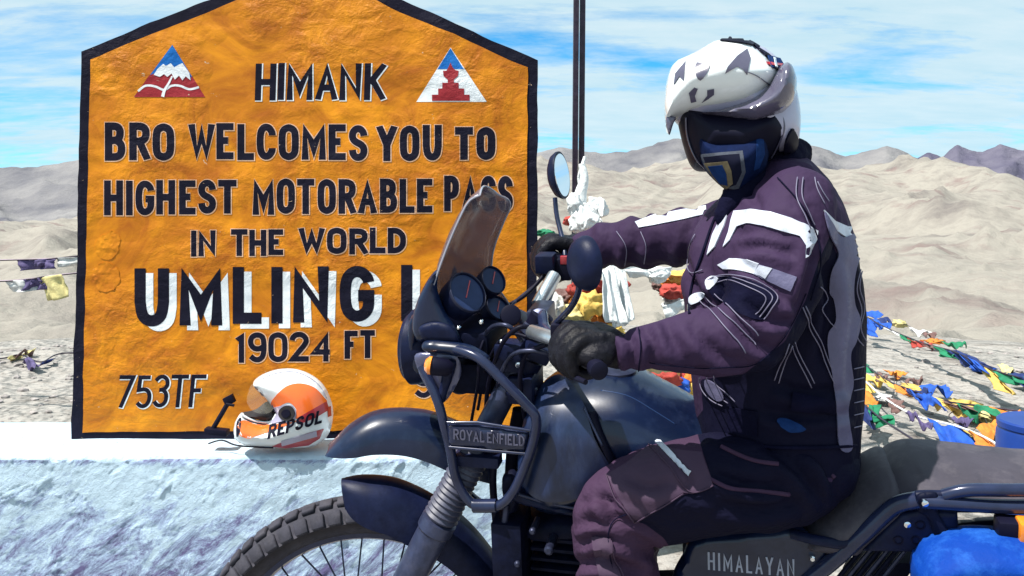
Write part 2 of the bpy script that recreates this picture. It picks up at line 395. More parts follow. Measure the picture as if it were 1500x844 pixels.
def bvh(*objs):
    vs, fs = [], []
    for o in objs:
        n = len(vs); vs += [o.matrix_basis @ v.co for v in o.data.vertices]; fs += [[n + i for i in p.vertices] for p in o.data.polygons]
    return BVHTree.FromPolygons(vs, fs)
def cast(tree, px, py, shift=0.0):
    d = ray(px, py).normalized(); h = tree.ray_cast(CAM, d)
    if h[0] is None: return None
    acc = V((0, 0, 0))
    for ox, oy in ((0, 0), (7, 0), (-7, 0), (0, 7), (0, -7)):
        g = h if not (ox or oy) else tree.ray_cast(CAM, ray(px + ox, py + oy).normalized())
        if g[0] is None or (g[0] - h[0]).length > .03: continue
        n = g[1] if g[1].dot(d) <= 0 else -g[1]; acc += n
    return h[0], acc.normalized()
def onto(name, tree, polys, m, parent, step=5.0, lift=0.003, thick=0.002, **k):
    """a thin sheet of cloth, paint or plastic with this outline lying on the surface under it"""
    v2, tr = fill([resample(p, step) for p in polys], step)
    vs = []; ok = []
    for x, y in v2:
        h = cast(tree, x, y)
        if h is None: vs.append(V((0, 0, 0))); ok.append(False)
        else: vs.append(h[0] + h[1] * lift); ok.append(True)
    good = []
    for t in tr:
        if all(ok[i] for i in t):
            a, b, c = [vs[i] for i in t[:3]]
            if max((a - b).length, (b - c).length, (a - c).length) < 0.06 + step * 0.004: good.append(t)
    tr = good; N = len(v2)
    if not tr: print('EMPTY PATCH', name); return None
    inner = []
    for i, (x, y) in enumerate(v2):
        h = cast(tree, x, y) if ok[i] else None
        inner.append(vs[i] - h[1] * thick if h else V((0, 0, 0)))
    fs = list(tr) + [tuple(j + N for j in t[::-1]) for t in tr]
    for a, b in boundary_edges(tr): fs.append((b, a, a + N, b + N))
    used = sorted(set(i for f in fs for i in f)); mp = {u: i for i, u in enumerate(used)}; allv = vs + inner
    o = mk(name, [allv[u] for u in used], [tuple(mp[i] for i in f) for f in fs], m, parent, **k)
    return flat_by_angle(recalc(o), 50)
def line_onto(name, tree, pts, rad, m, parent, n=6, lift=0.002, **k):
    pp = [tuple(p) for p in spline(pts, n)] if n else pts; run = []
    for x, y in resample_open(pp, 4.0):
        h = cast(tree, x, y)
        if h: run.append(h[0] + h[1] * lift)
    if len(run) < 2: print('EMPTY LINE', name); return None
    for _ in range(2): run = [run[0]] + [(run[i - 1] + run[i] * 2 + run[i + 1]) / 4 for i in range(1, len(run) - 1)] + [run[-1]]
    vs, fs = tube_geo(run, rad, 6); return mk(name, vs, fs, m, parent, **k)
def resample_open(pts, step):
    out = []
    for i in range(len(pts) - 1):
        a = np.array(pts[i], float); b = np.array(pts[i + 1], float); kx = max(1, int(round(np.linalg.norm(b - a) / step)))
        for j in range(kx): out.append(tuple(a + (b - a) * j / kx))
    out.append(tuple(pts[-1])); return out
def ribbon_poly(pts, wd, n=6):
    """polygon of a band of varying width along a picture-space line; pts (x, y, halfwidth)"""
    q = spline(pts, n); Lf, Rt = [], []
    for i, p in enumerate(q):
        a = q[max(i - 1, 0)]; b = q[min(i + 1, len(q) - 1)]; d = (b - a)[:2]; d = d / (np.linalg.norm(d) + 1e-9)
        nx = np.array((-d[1], d[0])) * p[2] * wd; Lf.append(tuple(p[:2] + nx)); Rt.append(tuple(p[:2] - nx))
    return Lf + Rt[::-1]

# --- union of balls and rings grown into one surface --------------------------
def ico_unit(sub=2):
    bm = bmesh.new(); bmesh.ops.create_icosphere(bm, subdivisions=sub, radius=1)
    v = [x.co.copy() for x in bm.verts]; f = [tuple(a.index for a in q.verts) for q in bm.faces]; bm.free(); return v, f
ICO = ico_unit(2)
def balls(chain, gap=0.35, frame=B):
    """chain of (px, py, off, r_px) or (Vector, r)"""
    g = []; pr = []
    for c in chain:
        if len(c) == 2: pr.append((*c[0], c[1]))
        else:
            p = frame(c[0], c[1], c[2]); pr.append((*p, c[3] * p.y / F))
    q = spline(pr, 10) if len(pr) > 2 else [np.array(pr[0]) + (np.array(pr[-1]) - np.array(pr[0])) * t for t in np.linspace(0, 1, 11)]
    last = None
    for s in q:
        p = V(s[:3]); r = s[3]
        if last is not None and (p - last).length < r * gap: continue
        last = p; g.append(([p + v * r for v in ICO[0]], ICO[1]))
    g.append(([V(q[-1][:3]) + v * q[-1][3] for v in ICO[0]], ICO[1]))
    return merge(g)
def rings(rs, seg=28):
    """(centre, axis_a, axis_b) ellipse sections"""
    vs, fs = [], []
    for c, a, b in rs:
        for k in range(seg):
            t = 2 * math.pi * k / seg; ct, st = math.cos(t), math.sin(t)
            ct = math.copysign(abs(ct) ** 0.85, ct); st = math.copysign(abs(st) ** 0.85, st)
            vs.append(c + a * ct + b * st)
    for i in range(len(rs) - 1):
        for k in range(seg): fs.append((i * seg + k, i * seg + (k + 1) % seg, (i + 1) * seg + (k + 1) % seg, (i + 1) * seg + k))
    fs.append(tuple(range(seg))[::-1]); fs.append(tuple((len(rs) - 1) * seg + k for k in range(seg)))
    return vs, fs
def grow(name, geos, m, parent, voxel=0.008, smooth=8, wrinkle=0.0, wsc=18.0, aniso=(1, 1, 1), cuts=None, **k):
    vs, fs = merge(geos)
    o = mk(name, vs, fs, m, None)
    md = o.modifiers.new('r', 'REMESH'); md.mode = 'VOXEL'; md.voxel_size = voxel
    s = o.modifiers.new('s', 'SMOOTH'); s.iterations = smooth; s.factor = 0.6
    bpy.context.view_layer.update()
    ev = o.evaluated_get(bpy.context.evaluated_depsgraph_get()); me = bpy.data.meshes.new_from_object(ev)
    old = o.data; COL.objects.unlink(o); WM.pop(o); bpy.data.objects.remove(o); bpy.data.meshes.remove(old)
    me.name = name
    if not me.materials: me.materials.append(m)
    if wrinkle or cuts:
        me.update()
        nor = [v.normal.copy() for v in me.vertices]
        for v, n in zip(me.vertices, nor):
            p = V((v.co.x * aniso[0], v.co.y * aniso[1], v.co.z * aniso[2])) * wsc
            q = p + V((mnoise.noise(p * 0.6), mnoise.noise(p * 0.6 + V((9, 9, 9))), mnoise.noise(p * 0.6 + V((5, 1, 3))))) * 1.3
            h = 1 - abs(mnoise.noise(q)) * 2.2; h2 = mnoise.noise(q * 2.3)
            d = wrinkle * (h * 0.75 + h2 * 0.3)
            if cuts: d += cuts(v.co)
            v.co += n * d
    me.polygons.foreach_set('use_smooth', [True] * len(me.polygons)); me.update()
    return own(bpy.data.objects.new(name, me), parent, **k)

# ------------------------------------------------------------------ stroke lettering
def arc(cx, cy, rx, ry, a0, a1, n=8):
    return [(cx + rx * math.cos(math.radians(a0 + (a1 - a0) * i / n)), cy + ry * math.sin(math.radians(a0 + (a1 - a0) * i / n))) for i in range(n + 1)]
def rrect(x0, y0, x1, y1, a=0.42, b=0.22):
    return [(x0, y0 + b), (x0, y1 - b), (x0 + a * .3, y1 - b * .3), (x0 + a, y1), (x1 - a, y1), (x1 - a * .3, y1 - b * .3), (x1, y1 - b), (x1, y0 + b),
            (x1 - a * .3, y0 + b * .3), (x1 - a, y0), (x0 + a, y0), (x0 + a * .3, y0 + b * .3)]
O_ = [tuple(p) for p in rrect(0, 0, 1, 1)]
GL = {
 'A': (1.05, [[(0, 0), (.5, 1), (1, 0)], [(.18, .3), (.82, .3)]]),
 'B': (.95, [[(0, 0), (0, 1), (.62, 1), (.88, .9), (.88, .65), (.62, .54), (0, .54)], [(.62, .54), (1, .42), (1, .12), (.7, 0), (0, 0)]]),
 'C': (.95, [[(1, .72), (1, .82), (.72, 1), (.28, 1), (0, .8), (0, .2), (.28, 0), (.72, 0), (1, .18), (1, .28)]]),
 'D': (.95, [[(0, 0), (0, 1), (.55, 1), (.95, .78), (1, .5), (.95, .22), (.55, 0), (0, 0)]]),
 'E': (.8, [[(1, 1), (0, 1), (0, 0), (1, 0)], [(0, .52), (.8, .52)]]),
 'F': (.8, [[(1, 1), (0, 1), (0, 0)], [(0, .52), (.8, .52)]]),
 'G': (1, [[(1, .76), (.96, .86), (.7, 1), (.3, 1), (0, .8), (0, .2), (.3, 0), (.7, 0), (1, .16), (1, .46), (.55, .46)]]),
 'H': (1, [[(0, 0), (0, 1)], [(1, 0), (1, 1)], [(0, .5), (1, .5)]]),
 'I': (.0, [[(0.5, 0), (0.5, 1)]]),
 'K': (1, [[(0, 0), (0, 1)], [(1, 1), (.15, .45)], [(.3, .58), (1, 0)]]),
 'L': (.75, [[(0, 1), (0, 0), (1, 0)]]),
 'M': (1.35, [[(0, 0), (0, 1), (.5, .25), (1, 1), (1, 0)]]),
 'N': (1.05, [[(0, 0), (0, 1), (1, 0), (1, 1)]]),
 'O': (1.05, [O_ + [O_[0], O_[1]]]),
 'P': (.9, [[(0, 0), (0, 1), (.65, 1), (1, .88), (1, .56), (.65, .42), (0, .42)]]),
 'R': (.95, [[(0, 0), (0, 1), (.65, 1), (1, .9), (1, .62), (.65, .5), (0, .5)], [(.5, .5), (1, 0)]]),
 'S': (.9, [[(1, .75), (.95, .88), (.68, 1), (.3, 1), (0, .86), (0, .66), (.28, .54), (.72, .46), (1, .34), (1, .13), (.7, 0), (.3, 0), (.04, .12), (0, .26)]]),
 'T': (.95, [[(0, 1), (1, 1)], [(.5, 1), (.5, 0)]]),
 'U': (1, [[(0, 1), (0, .2), (.28, 0), (.72, 0), (1, .2), (1, 1)]]),
 'W': (1.5, [[(0, 1), (.25, 0), (.5, .8), (.75, 0), (1, 1)]]),
 'Y': (1.05, [[(0, 1), (.5, .45), (1, 1)], [(.5, .45), (.5, 0)]]),
 '0': (.9, [O_ + [O_[0], O_[1]]]),
 '1': (.35, [[(0, .8), (.8, 1), (.8, 0)]]),
 '2': (.9, [[(0, .76), (.05, .88), (.3, 1), (.7, 1), (1, .86), (1, .62), (0, 0), (1, 0)]]),
 '3': (.85, [[(0, .86), (.3, 1), (.7, 1), (1, .86), (1, .66), (.7, .54), (.35, .54)], [(.7, .54), (1, .4), (1, .14), (.7, 0), (.3, 0), (0, .14)]]),
 '4': (1, [[(.75, 0), (.75, 1), (0, .28), (1, .28)]]),
 '5': (.85, [[(.95, 1), (.08, 1), (.04, .56), (.65, .6), (1, .44), (1, .16), (.7, 0), (.3, 0), (0, .12)]]),
 '7': (.85, [[(0, 1), (1, 1), (.2, 0)]]),
 '9': (.85, [[(1, .55), (.7, .44), (.3, .44), (0, .6), (0, .86), (.3, 1), (.7, 1), (1, .86), (1, .2), (.7, 0), (.3, 0), (0, .14)]]),
}
def stroke_quads(pts, t):
    """butt-ended mitred quads along a polyline"""
    closed = len(pts) > 3 and pts[0] == pts[-2] and pts[1] == pts[-1]
    n = len(pts); A = [np.array(p, float) for p in pts]; off = []
    for i in range(n):
        dirs = []
        if i > 0: dirs.append((A[i] - A[i - 1]) / (np.linalg.norm(A[i] - A[i - 1]) + 1e-9))
        if i < n - 1: dirs.append((A[i + 1] - A[i]) / (np.linalg.norm(A[i + 1] - A[i]) + 1e-9))
        if closed and i == 0: dirs = [(A[-2] - A[-3]) / np.linalg.norm(A[-2] - A[-3])] + dirs
        if closed and i == n - 1: dirs = dirs + [(A[2] - A[1]) / np.linalg.norm(A[2] - A[1])]
        ns = [np.array((-d[1], d[0])) for d in dirs]
        if len(ns) == 1: off.append(ns[0] * t / 2)
        else:
            m = ns[0] + ns[1]; L = np.linalg.norm(m)
            m = m / L if L > 1e-6 else ns[0]; c = max(m.dot(ns[0]), 0.34); off.append(m * t / 2 / c)
    qs = []
    rng = n - 2 if closed else n - 1
    for i in range(rng):
        qs.append([tuple(A[i] + off[i]), tuple(A[i + 1] + off[i + 1]), tuple(A[i + 1] - off[i + 1]), tuple(A[i] - off[i])])
    return qs
def roundoff(pl, closed):
    base = pl[:-2] if closed else pl
    for _ in range(2):
        n = len(base); o = []
        for i in range(n):
            if not closed and i in (0, n - 1): o.append(base[i]); continue
            a, b, c = np.array(base[i - 1]), np.array(base[i]), np.array(base[(i + 1) % n]); u, v = b - a, c - b
            ang = math.degrees(math.acos(max(-1, min(1, u.dot(v) / (np.linalg.norm(u) * np.linalg.norm(v) + 1e-9)))))
            if 8 < ang < 72: o += [tuple(b - u * .25), tuple(b + v * .25)]
            else: o.append(tuple(b))
        base = o
    return base + base[:2] if closed else base
def word_polys(text, x0, x1, y0, y1, t, gap=None, grow_=0.0, dx=0.0, dy=0.0, lean=0.0, jit=0.0, seed=1, top1=None, bot1=None):
    """list (one per letter) of quads; box x0..x1, top y0..bottom y1 (y down); top1 / bot1 = the same at the right end"""
    rnd = random.Random(seed); top1 = y0 if top1 is None else top1; bot1 = y1 if bot1 is None else bot1
    H = y1 - y0; gap = t * 0.42 if gap is None else gap
    adv = [GL[c][0] if c != ' ' else None for c in text]
    fixed = sum(t + gap for a in adv if a is not None) - gap + sum(t * 1.2 for a in adv if a is None)
    wsum = sum(a for a in adv if a is not None); s = (x1 - x0 - fixed) / max(wsum, 1e-6)
    x = x0; res = []
    for c, a in zip(text, adv):
        if a is None: x += t * 1.2; continue
        wd = a * s; jx, jy = rnd.uniform(-jit, jit), rnd.uniform(-jit, jit)
        fr = (x - x0) / (x1 - x0); Y0 = y0 + (top1 - y0) * fr; Y1 = y1 + (bot1 - y1) * fr
        hh = Y1 - Y0 - t; tt = t + 2 * grow_; qs = []
        for st in GL[c][1]:
            pl = [(x + t / 2 + px * wd + dx + jx, Y1 - t / 2 - py * hh + dy + jy) for px, py in st]
            if c == 'I': pl = [(x + t / 2 + dx + jx, p[1]) for p in pl]
            cl0 = len(pl) > 3 and st[0] == st[-2] and st[1] == st[-1]; pl = roundoff(pl, cl0)
            # butt ends reach the box rim
            e0, e1 = st[0], st[-1]
            def ext(p, q, P_, amt):
                d = np.array(p) - np.array(q); L = np.linalg.norm(d); return tuple(np.array(p) + d / L * amt) if L > 1e-6 else p
            closed = cl0
            if not closed:
                if e0 in ((0, 0), (1, 0), (0, 1), (1, 1), (.5, 0), (.5, 1), (.8, 0), (.75, 0), (.2, 0)): pl[0] = ext(pl[0], pl[1], e0, t / 2 + grow_)
                if e1 in ((0, 0), (1, 0), (0, 1), (1, 1), (.5, 0), (.5, 1), (.8, 0), (.75, 0), (.2, 0)): pl[-1] = ext(pl[-1], pl[-2], e1, t / 2 + grow_)
                if closed is False and grow_:
                    pass
            for q in stroke_quads(pl, tt):
                q = [(min(max(u, x + dx + jx - grow_ - t * .35), x + wd + t + dx + jx + grow_ + t * .35), min(max(v, Y0 + dy + jy - grow_), Y1 + dy + jy + grow_)) for u, v in q]
                if lean: q = [(u + lean * (Y1 - v), v) for u, v in q]
                qs.append(q)
        res.append(qs); x += wd + t + gap
    return res
def clean(q):
    a = 0
    for i in range(len(q)): a += q[i][0] * q[(i + 1) % len(q)][1] - q[(i + 1) % len(q)][0] * q[i][1]
    return abs(a) > 0.05
def paint(name, polys, m, parent, Y, th=0.0003, warp=None):
    """a layer of paint on the board's plane, front at depth Y"""
    polys = [q for q in polys if clean(q)]
    v2, tr = fill(polys, 0)
    pt = [P(x, y, SIGND) for x, y in v2]
    fr = [V((p.x, Y, p.z)) for p in pt]; bk = [V((p.x, Y + th, p.z)) for p in pt]; N = len(v2)
    fs = list(tr) + [tuple(j + N for j in t[::-1]) for t in tr]
    for a, b in boundary_edges(tr): fs.append((b, a, a + N, b + N))
    o = mk(name, fr + bk, fs, m, parent, smooth=False); return recalc(o)
SIGND = 3.10

# ================================================================== THE LAND
def fbm(p, o=5, lac=2.1, g=0.5):
    s = 0; a = 1
    for _ in range(o): s += a * mnoise.noise(p); p = p * lac; a *= g
    return s
def ridged(p, o=5):
    s = 0; a = 1; wgt = 1
    for _ in range(o):
        n = 1 - abs(mnoise.noise(p)) * 2; n = n * n; s += n * a * wgt; wgt = min(1, max(0, n * 1.6)); p = p * 2.05; a *= 0.5
    return s
DT = [0, 9, 12, 16, 25, 60, 150, 300, 600, 1100, 1900, 3000, 3800]
ZT = [0, 0, -0.28, -0.95, -2.9, -8.5, -18, -29, -36, -27, 6, 95, 120]
LD = np.log(np.array(DT) + 1)
def zprof(r, az):
    z = float(np.interp(math.log(r + 1), LD, ZT))
    if r > 12:
        a = min(1, (r - 12) / 60.0); q = V((math.sin(az) * 5.2, math.cos(az) * 5.2, math.log(r) * 2.6))
        z += a * r * (0.018 * (ridged(q * 0.8 + V((3, 1, 0)), 6) - 0.85) + 0.016 * fbm(q * 1.1, 4) + 0.0035 * (ridged(q * 4, 4) - .8))
        z += a * r * 0.008 * math.sin(az * 5.0 - math.log(r) * 2.2)
        z -= r * 0.045 * min(1, max(0, (r - 300) / 1500)) * min(1, max(0, (-0.25 - (az if az < 3.2 else az - 6.283)) / 0.2)) * (1 if (az < 0 or az > 3.2) else 0)
    else:
        p = V((math.sin(az) * r, math.cos(az) * r, 0))
        z += 0.035 * fbm(p * 0.8, 4) * min(1, r / 3)
    return z
def build_ground():
    na, nr = 560, 230; rs = [0.35 * (3800 / 0.35) ** (i / (nr - 1)) for i in range(nr)]
    azs = []
    # fine columns inside the view, coarse ones elsewhere
    for i in range(420): azs.append(-0.72 + 1.44 * i / 419)
    for i in range(1, na - 420): azs.append(0.72 + (2 * math.pi - 1.44) * i / (na - 420))
    vs = [V((0, 0, 0))]; fs = []
    for r in rs:
        for a in azs: vs.append(V((math.sin(a) * r, math.cos(a) * r, zprof(r, a))))
    for j in range(na): fs.append((0, 1 + (j + 1) % na, 1 + j))
    for i in range(nr - 1):
        for j in range(na):
            a = 1 + i * na + j; b = 1 + i * na + (j + 1) % na; fs.append((a, b, b + na, a + na))
    return vs, fs
def ground_mat():
    m = bpy.data.materials.new('pale_desert_ground'); m.use_nodes = True; t = m.node_tree; n = t.nodes; n.clear(); lk = t.links.new
    o = n.new('ShaderNodeOutputMaterial'); b = n.new('ShaderNodeBsdfPrincipled'); lk(b.outputs[0], o.inputs[0])
    g = n.new('ShaderNodeNewGeometry'); b.inputs['Roughness'].default_value = 0.95; b.inputs['Specular IOR Level'].default_value = 0.1
    def noise(sc, det=8, rough=0.6, st=(1, 1, 1)):
        mp = n.new('ShaderNodeMapping'); mp.inputs['Scale'].default_value = st; lk(g.outputs['Position'], mp.inputs['Vector'])
        q = n.new('ShaderNodeTexNoise'); q.inputs['Scale'].default_value = sc; q.inputs['Detail'].default_value = det; q.inputs['Roughness'].default_value = rough
        lk(mp.outputs[0], q.inputs['Vector']); return q.outputs[0]
    def ramp(fac, stops):
        r = n.new('ShaderNodeValToRGB'); cr = r.color_ramp
        cr.elements[0].position = stops[0][0]; cr.elements[0].color = (*stops[0][1], 1)
        cr.elements[1].position = stops[-1][0]; cr.elements[1].color = (*stops[-1][1], 1)
        for p, c in stops[1:-1]: e = cr.elements.new(p); e.color = (*c, 1)
        lk(fac, r.inputs[0]); return r.outputs[0]
    far = ramp(noise(0.006, 12, 0.72), [(0.3, (0.13, 0.115, 0.112)), (0.42, (0.215, 0.195, 0.175)), (0.55, (0.295, 0.272, 0.238)), (0.68, (0.20, 0.18, 0.165))])
    rust = ramp(noise(0.011, 9, 0.6, (1, 1, 2)), [(0.55, (0, 0, 0)), (0.66, (1, 1, 1))])
    mr = n.new('ShaderNodeMixRGB'); mm = n.new('ShaderNodeMath'); mm.operation = 'MULTIPLY'; lk(rust, mm.inputs[0]); mm.inputs[1].default_value = 0.55
    lk(mm.outputs[0], mr.inputs[0]); lk(far, mr.inputs[1]); mr.inputs[2].default_value = (0.16, 0.10, 0.10, 1)
    near = ramp(noise(2.2, 12, 0.72, (1, 1, 1)), [(0.30, (0.12, 0.10, 0.10)), (0.40, (0.25, 0.23, 0.21)), (0.52, (0.37, 0.35, 0.325)), (0.72, (0.28, 0.26, 0.24))])
    peb = ramp(noise(26, 6, 0.7), [(0.33, (0.30, 0.26, 0.26)), (0.45, (1, 1, 1))])
    mp_ = n.new('ShaderNodeMixRGB'); mp_.blend_type = 'MULTIPLY'; mp_.inputs[0].default_value = 0.7; lk(near, mp_.inputs[1]); lk(peb, mp_.inputs[2])
    ln = n.new('ShaderNodeVectorMath'); ln.operation = 'LENGTH'; lk(g.outputs['Position'], ln.inputs[0])
    rr = n.new('ShaderNodeMapRange'); rr.inputs[1].default_value = 10; rr.inputs[2].default_value = 60; lk(ln.outputs['Value'], rr.inputs[0])
    mx = n.new('ShaderNodeMixRGB'); lk(rr.outputs[0], mx.inputs[0]); lk(mp_.outputs[0], mx.inputs[1]); lk(mr.outputs[0], mx.inputs[2])
    lk(mx.outputs[0], b.inputs['Base Color'])
    bp = n.new('ShaderNodeBump'); bp.inputs['Strength'].default_value = 0.8; bp.inputs['Distance'].default_value = 0.05
    lk(noise(7, 9, 0.7), bp.inputs['Height'])
    bp2 = n.new('ShaderNodeBump'); bp2.inputs['Strength'].default_value = 0.8; bp2.inputs['Distance'].default_value = 9
    lk(noise(0.02, 10, 0.65), bp2.inputs['Height']); lk(bp.outputs[0], bp2.inputs['Normal']); lk(bp2.outputs[0], b.inputs['Normal'])
    return m
mk('ground', *build_ground(), ground_mat(), kind='structure')

def rock_mat(name, c1, c2, sc, bd):
    m = mat(name, c1, 0.95, col2=c2, vscale=sc, bump=0.8, bscale=sc * 4, bdist=bd, spec=0.1, detail=12, stretch=(1, 1, 1.6)); return m
M_mt1 = rock_mat('grey_mountain_rock', (0.10, 0.10, 0.12), (0.25, 0.24, 0.24), 0.0022, 40)
M_mt2 = rock_mat('violet_mountain_rock', (0.07, 0.065, 0.11), (0.16, 0.15, 0.19), 0.0016, 60)
def mountain(name, ridge, d0, d1, ybase, m, amp, seed, nu=420, nv=70):
    xs = [p[0] for p in ridge]; ys = [p[1] for p in ridge]; vs, fs = [], []
    for j in range(nv):
        v = j / (nv - 1)      # 0 foot .. 0.8 crest .. 1 back
        for i in range(nu):
            px = xs[0] + (xs[-1] - xs[0]) * i / (nu - 1); yr = float(np.interp(px, xs, ys))
            c = min(v / 0.8, 1.0); d = d0 + (d1 - d0) * v
            q = V((px * 0.011 + seed, v * 2.2, seed * 1.7))
            h = c ** 1.25
            y = ybase + (yr - ybase) * h
            n_ = ridged(q + V((v * .8, 0, 0)), 6) - 0.9
            y -= amp * n_ * math.sin(min(c, 1) * math.pi) * 0.9 + amp * 0.22 * n_ + 1.6 * fbm(q * 9, 3) * h
            if v > 0.8: y = y + (v - 0.8) * 5 * 90
            vs.append(P(px, y, d))
    for j in range(nv - 1):
        for i in range(nu - 1): a = j * nu + i; fs.append((a, a + 1, a + nu + 1, a + nu))
    return mk(name, vs, fs, m, kind='structure')
mountain('mountain_range', [(-900, 260), (-300, 250), (-60, 246), (0, 243), (30, 246), (60, 240), (115, 233), (300, 215), (600, 225), (760, 232), (790, 222), (820, 215), (850, 219), (885, 224),
        (915, 222), (950, 212), (985, 202), (1010, 204), (1060, 225), (1120, 235), (1172, 212), (1200, 216), (1240, 227), (1270, 220), (1299, 213), (1325, 222), (1350, 236), (1400, 254), (1480, 268), (1560, 276), (1700, 282), (2300, 275)],
        4000, 6800, 345, M_mt1, 11, 3.1)
mountain('mountain_range', [(1200, 262), (1290, 246), (1335, 233), (1360, 221), (1380, 228), (1401, 211), (1420, 219), (1438, 222), (1466, 209), (1490, 217), (1540, 222), (1600, 205), (1800, 215), (2300, 230)],
        8200, 11000, 300, M_mt2, 9, 8.3, 300, 50)

# ================================================================== WALL (plinth)
def wall_geo():
    X0, X1 = -4.6, 0.19; NF = 92; YF, YB, ZT_ = 2.874, 3.34, 0.522
    prof = [(YF, z) for z in [-.05, 0, .03, .06] + list(np.linspace(0.08, ZT_ - 0.015, NF - 4))] + [(YF + 0.002, ZT_ - 0.010), (YF + 0.005, ZT_ - 0.003), (YF + 0.012, ZT_)] + \
           [(y, ZT_) for y in np.linspace(YF + 0.035, YB, 26)] + [(YB, z) for z in np.linspace(ZT_ - 0.02, -0.3, 8)]
    xs_ = list(np.linspace(X0, -1.85, 60)) + list(np.linspace(-1.85, X1, 401))[1:]; nx = len(xs_) - 1; vs, fs = [], []; npf = len(prof)
    for i in range(nx + 1):
        x = xs_[i]
        for j, (y, z) in enumerate(prof):
            p = V((x, y, z))
            st = fbm(V((x * 7 + z * 5, (z - x * 0.35) * 26, 1.0)), 4)            # trowel drags, diagonal
            lump = fbm(V((x * 4, z * 5, y * 4)), 3)
            if j < NF:
                u_ = x * .79 + z * .62; w_ = -x * .62 + z * .79; q = V((u_ * 9, w_ * 38, 2)); q2 = V((x * 21, z * 24, 7))
                q += V((mnoise.noise(q2 * .3), mnoise.noise(q2 * .3 + V((3, 3, 3))), 0)) * 2.2
                dr_ = max(0, ridged(q, 3) - .75); cl = max(0, mnoise.noise(q2 * .45 + V((0, 0, 4)))) 
                dd = V((0, -1, 0)) * (0.0030 * dr_ * (.4 + 2 * cl) + 0.0040 * fbm(q2, 4) * (.5 + 1.5 * cl) + 0.006 * lump + 0.010 * max(0, 0.35 - z))
            elif j < NF + 3: dd = V((0, -1, 0)) * (0.016 * lump + 0.009 * fbm(V((x * 30, 0, 0)), 4)) + V((0, 0, 1)) * 0.009 * fbm(V((x * 22, 5, 0)), 4)
            elif j < NF + 29: dd = V((0, 0, 1)) * 0.004 * lump
            else: dd = V((0, 0, 0))
            vs.append(p + dd)
    for i in range(nx):
        for j in range(npf - 1):
            a = i * npf + j; fs.append((a, a + npf, a + npf + 1, a + 1))
    n0 = len(vs); vs += [V((X1, YB - 0.01, -0.3)), V((X1, YF + 0.01, -0.3))]
    fs.append(tuple([nx * npf + j for j in range(npf)] + [n0, n0 + 1])[::-1])
    return vs, fs
def wall_mat():
    m = bpy.data.materials.new('whitewash'); m.use_nodes = True; t = m.node_tree; n = t.nodes; n.clear(); lk = t.links.new
    o = n.new('ShaderNodeOutputMaterial'); b = n.new('ShaderNodeBsdfPrincipled'); lk(b.outputs[0], o.inputs[0])
    b.inputs['Roughness'].default_value = 0.85; b.inputs['Specular IOR Level'].default_value = 0.25
    g = n.new('ShaderNodeNewGeometry'); sp = n.new('ShaderNodeSeparateXYZ'); lk(g.outputs['Position'], sp.inputs[0])
    mr = n.new('ShaderNodeMapping'); mr.inputs['Rotation'].default_value = (0, math.radians(38), 0); lk(g.outputs['Position'], mr.inputs['Vector'])
    mp = n.new('ShaderNodeMapping'); mp.inputs['Scale'].default_value = (0.7, 1, 2.2); lk(mr.outputs[0], mp.inputs['Vector'])
    def nz(sc, det, rough, vec, dist=0):
        q = n.new('ShaderNodeTexNoise'); q.inputs['Scale'].default_value = sc; q.inputs['Detail'].default_value = det
        q.inputs['Roughness'].default_value = rough; q.inputs['Distortion'].default_value = dist; lk(vec, q.inputs['Vector']); return q.outputs[0]
    dirt = nz(7, 14, 0.84, mp.outputs[0], 0.5)
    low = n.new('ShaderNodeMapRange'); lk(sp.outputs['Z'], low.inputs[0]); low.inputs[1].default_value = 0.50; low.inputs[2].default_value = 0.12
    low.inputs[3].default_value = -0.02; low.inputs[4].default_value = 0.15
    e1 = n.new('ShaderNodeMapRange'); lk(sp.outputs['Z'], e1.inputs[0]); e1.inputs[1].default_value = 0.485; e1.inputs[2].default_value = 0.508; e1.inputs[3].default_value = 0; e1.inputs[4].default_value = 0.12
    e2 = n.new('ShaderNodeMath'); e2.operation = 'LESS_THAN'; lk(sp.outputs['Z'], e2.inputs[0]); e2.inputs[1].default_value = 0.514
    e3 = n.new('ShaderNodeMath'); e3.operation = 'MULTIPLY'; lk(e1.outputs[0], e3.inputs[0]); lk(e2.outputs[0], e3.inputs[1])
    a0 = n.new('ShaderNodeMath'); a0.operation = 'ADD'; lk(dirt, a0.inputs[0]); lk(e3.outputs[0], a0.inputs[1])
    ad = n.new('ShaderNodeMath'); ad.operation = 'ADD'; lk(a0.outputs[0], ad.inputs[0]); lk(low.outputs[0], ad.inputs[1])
    r = n.new('ShaderNodeValToRGB'); cr = r.color_ramp; lk(ad.outputs[0], r.inputs[0])
    cr.elements[0].position = 0.55; cr.elements[0].color = (0.60, 0.77, 0.91, 1)
    cr.elements[1].position = 0.68; cr.elements[1].color = (0.15, 0.135, 0.29, 1)
    e = cr.elements.new(0.59); e.color = (0.42, 0.55, 0.76, 1)
    lk(r.outputs[0], b.inputs['Base Color'])
    bp = n.new('ShaderNodeBump'); bp.inputs['Strength'].default_value = 1.0; bp.inputs['Distance'].default_value = 0.008
    s2 = n.new('ShaderNodeMath'); s2.operation = 'ADD'; lk(nz(34, 10, 0.8, mp.outputs[0], 0.3), s2.inputs[0]); lk(nz(60, 8, 0.8, g.outputs['Position']), s2.inputs[1])
    lk(s2.outputs[0], bp.inputs['Height']); lk(bp.outputs[0], b.inputs['Normal'])
    return m
WALL = mk('wall', *wall_geo(), wall_mat(), label='low whitewashed plaster wall with rough trowel marks carrying the orange sign board', cat='wall')

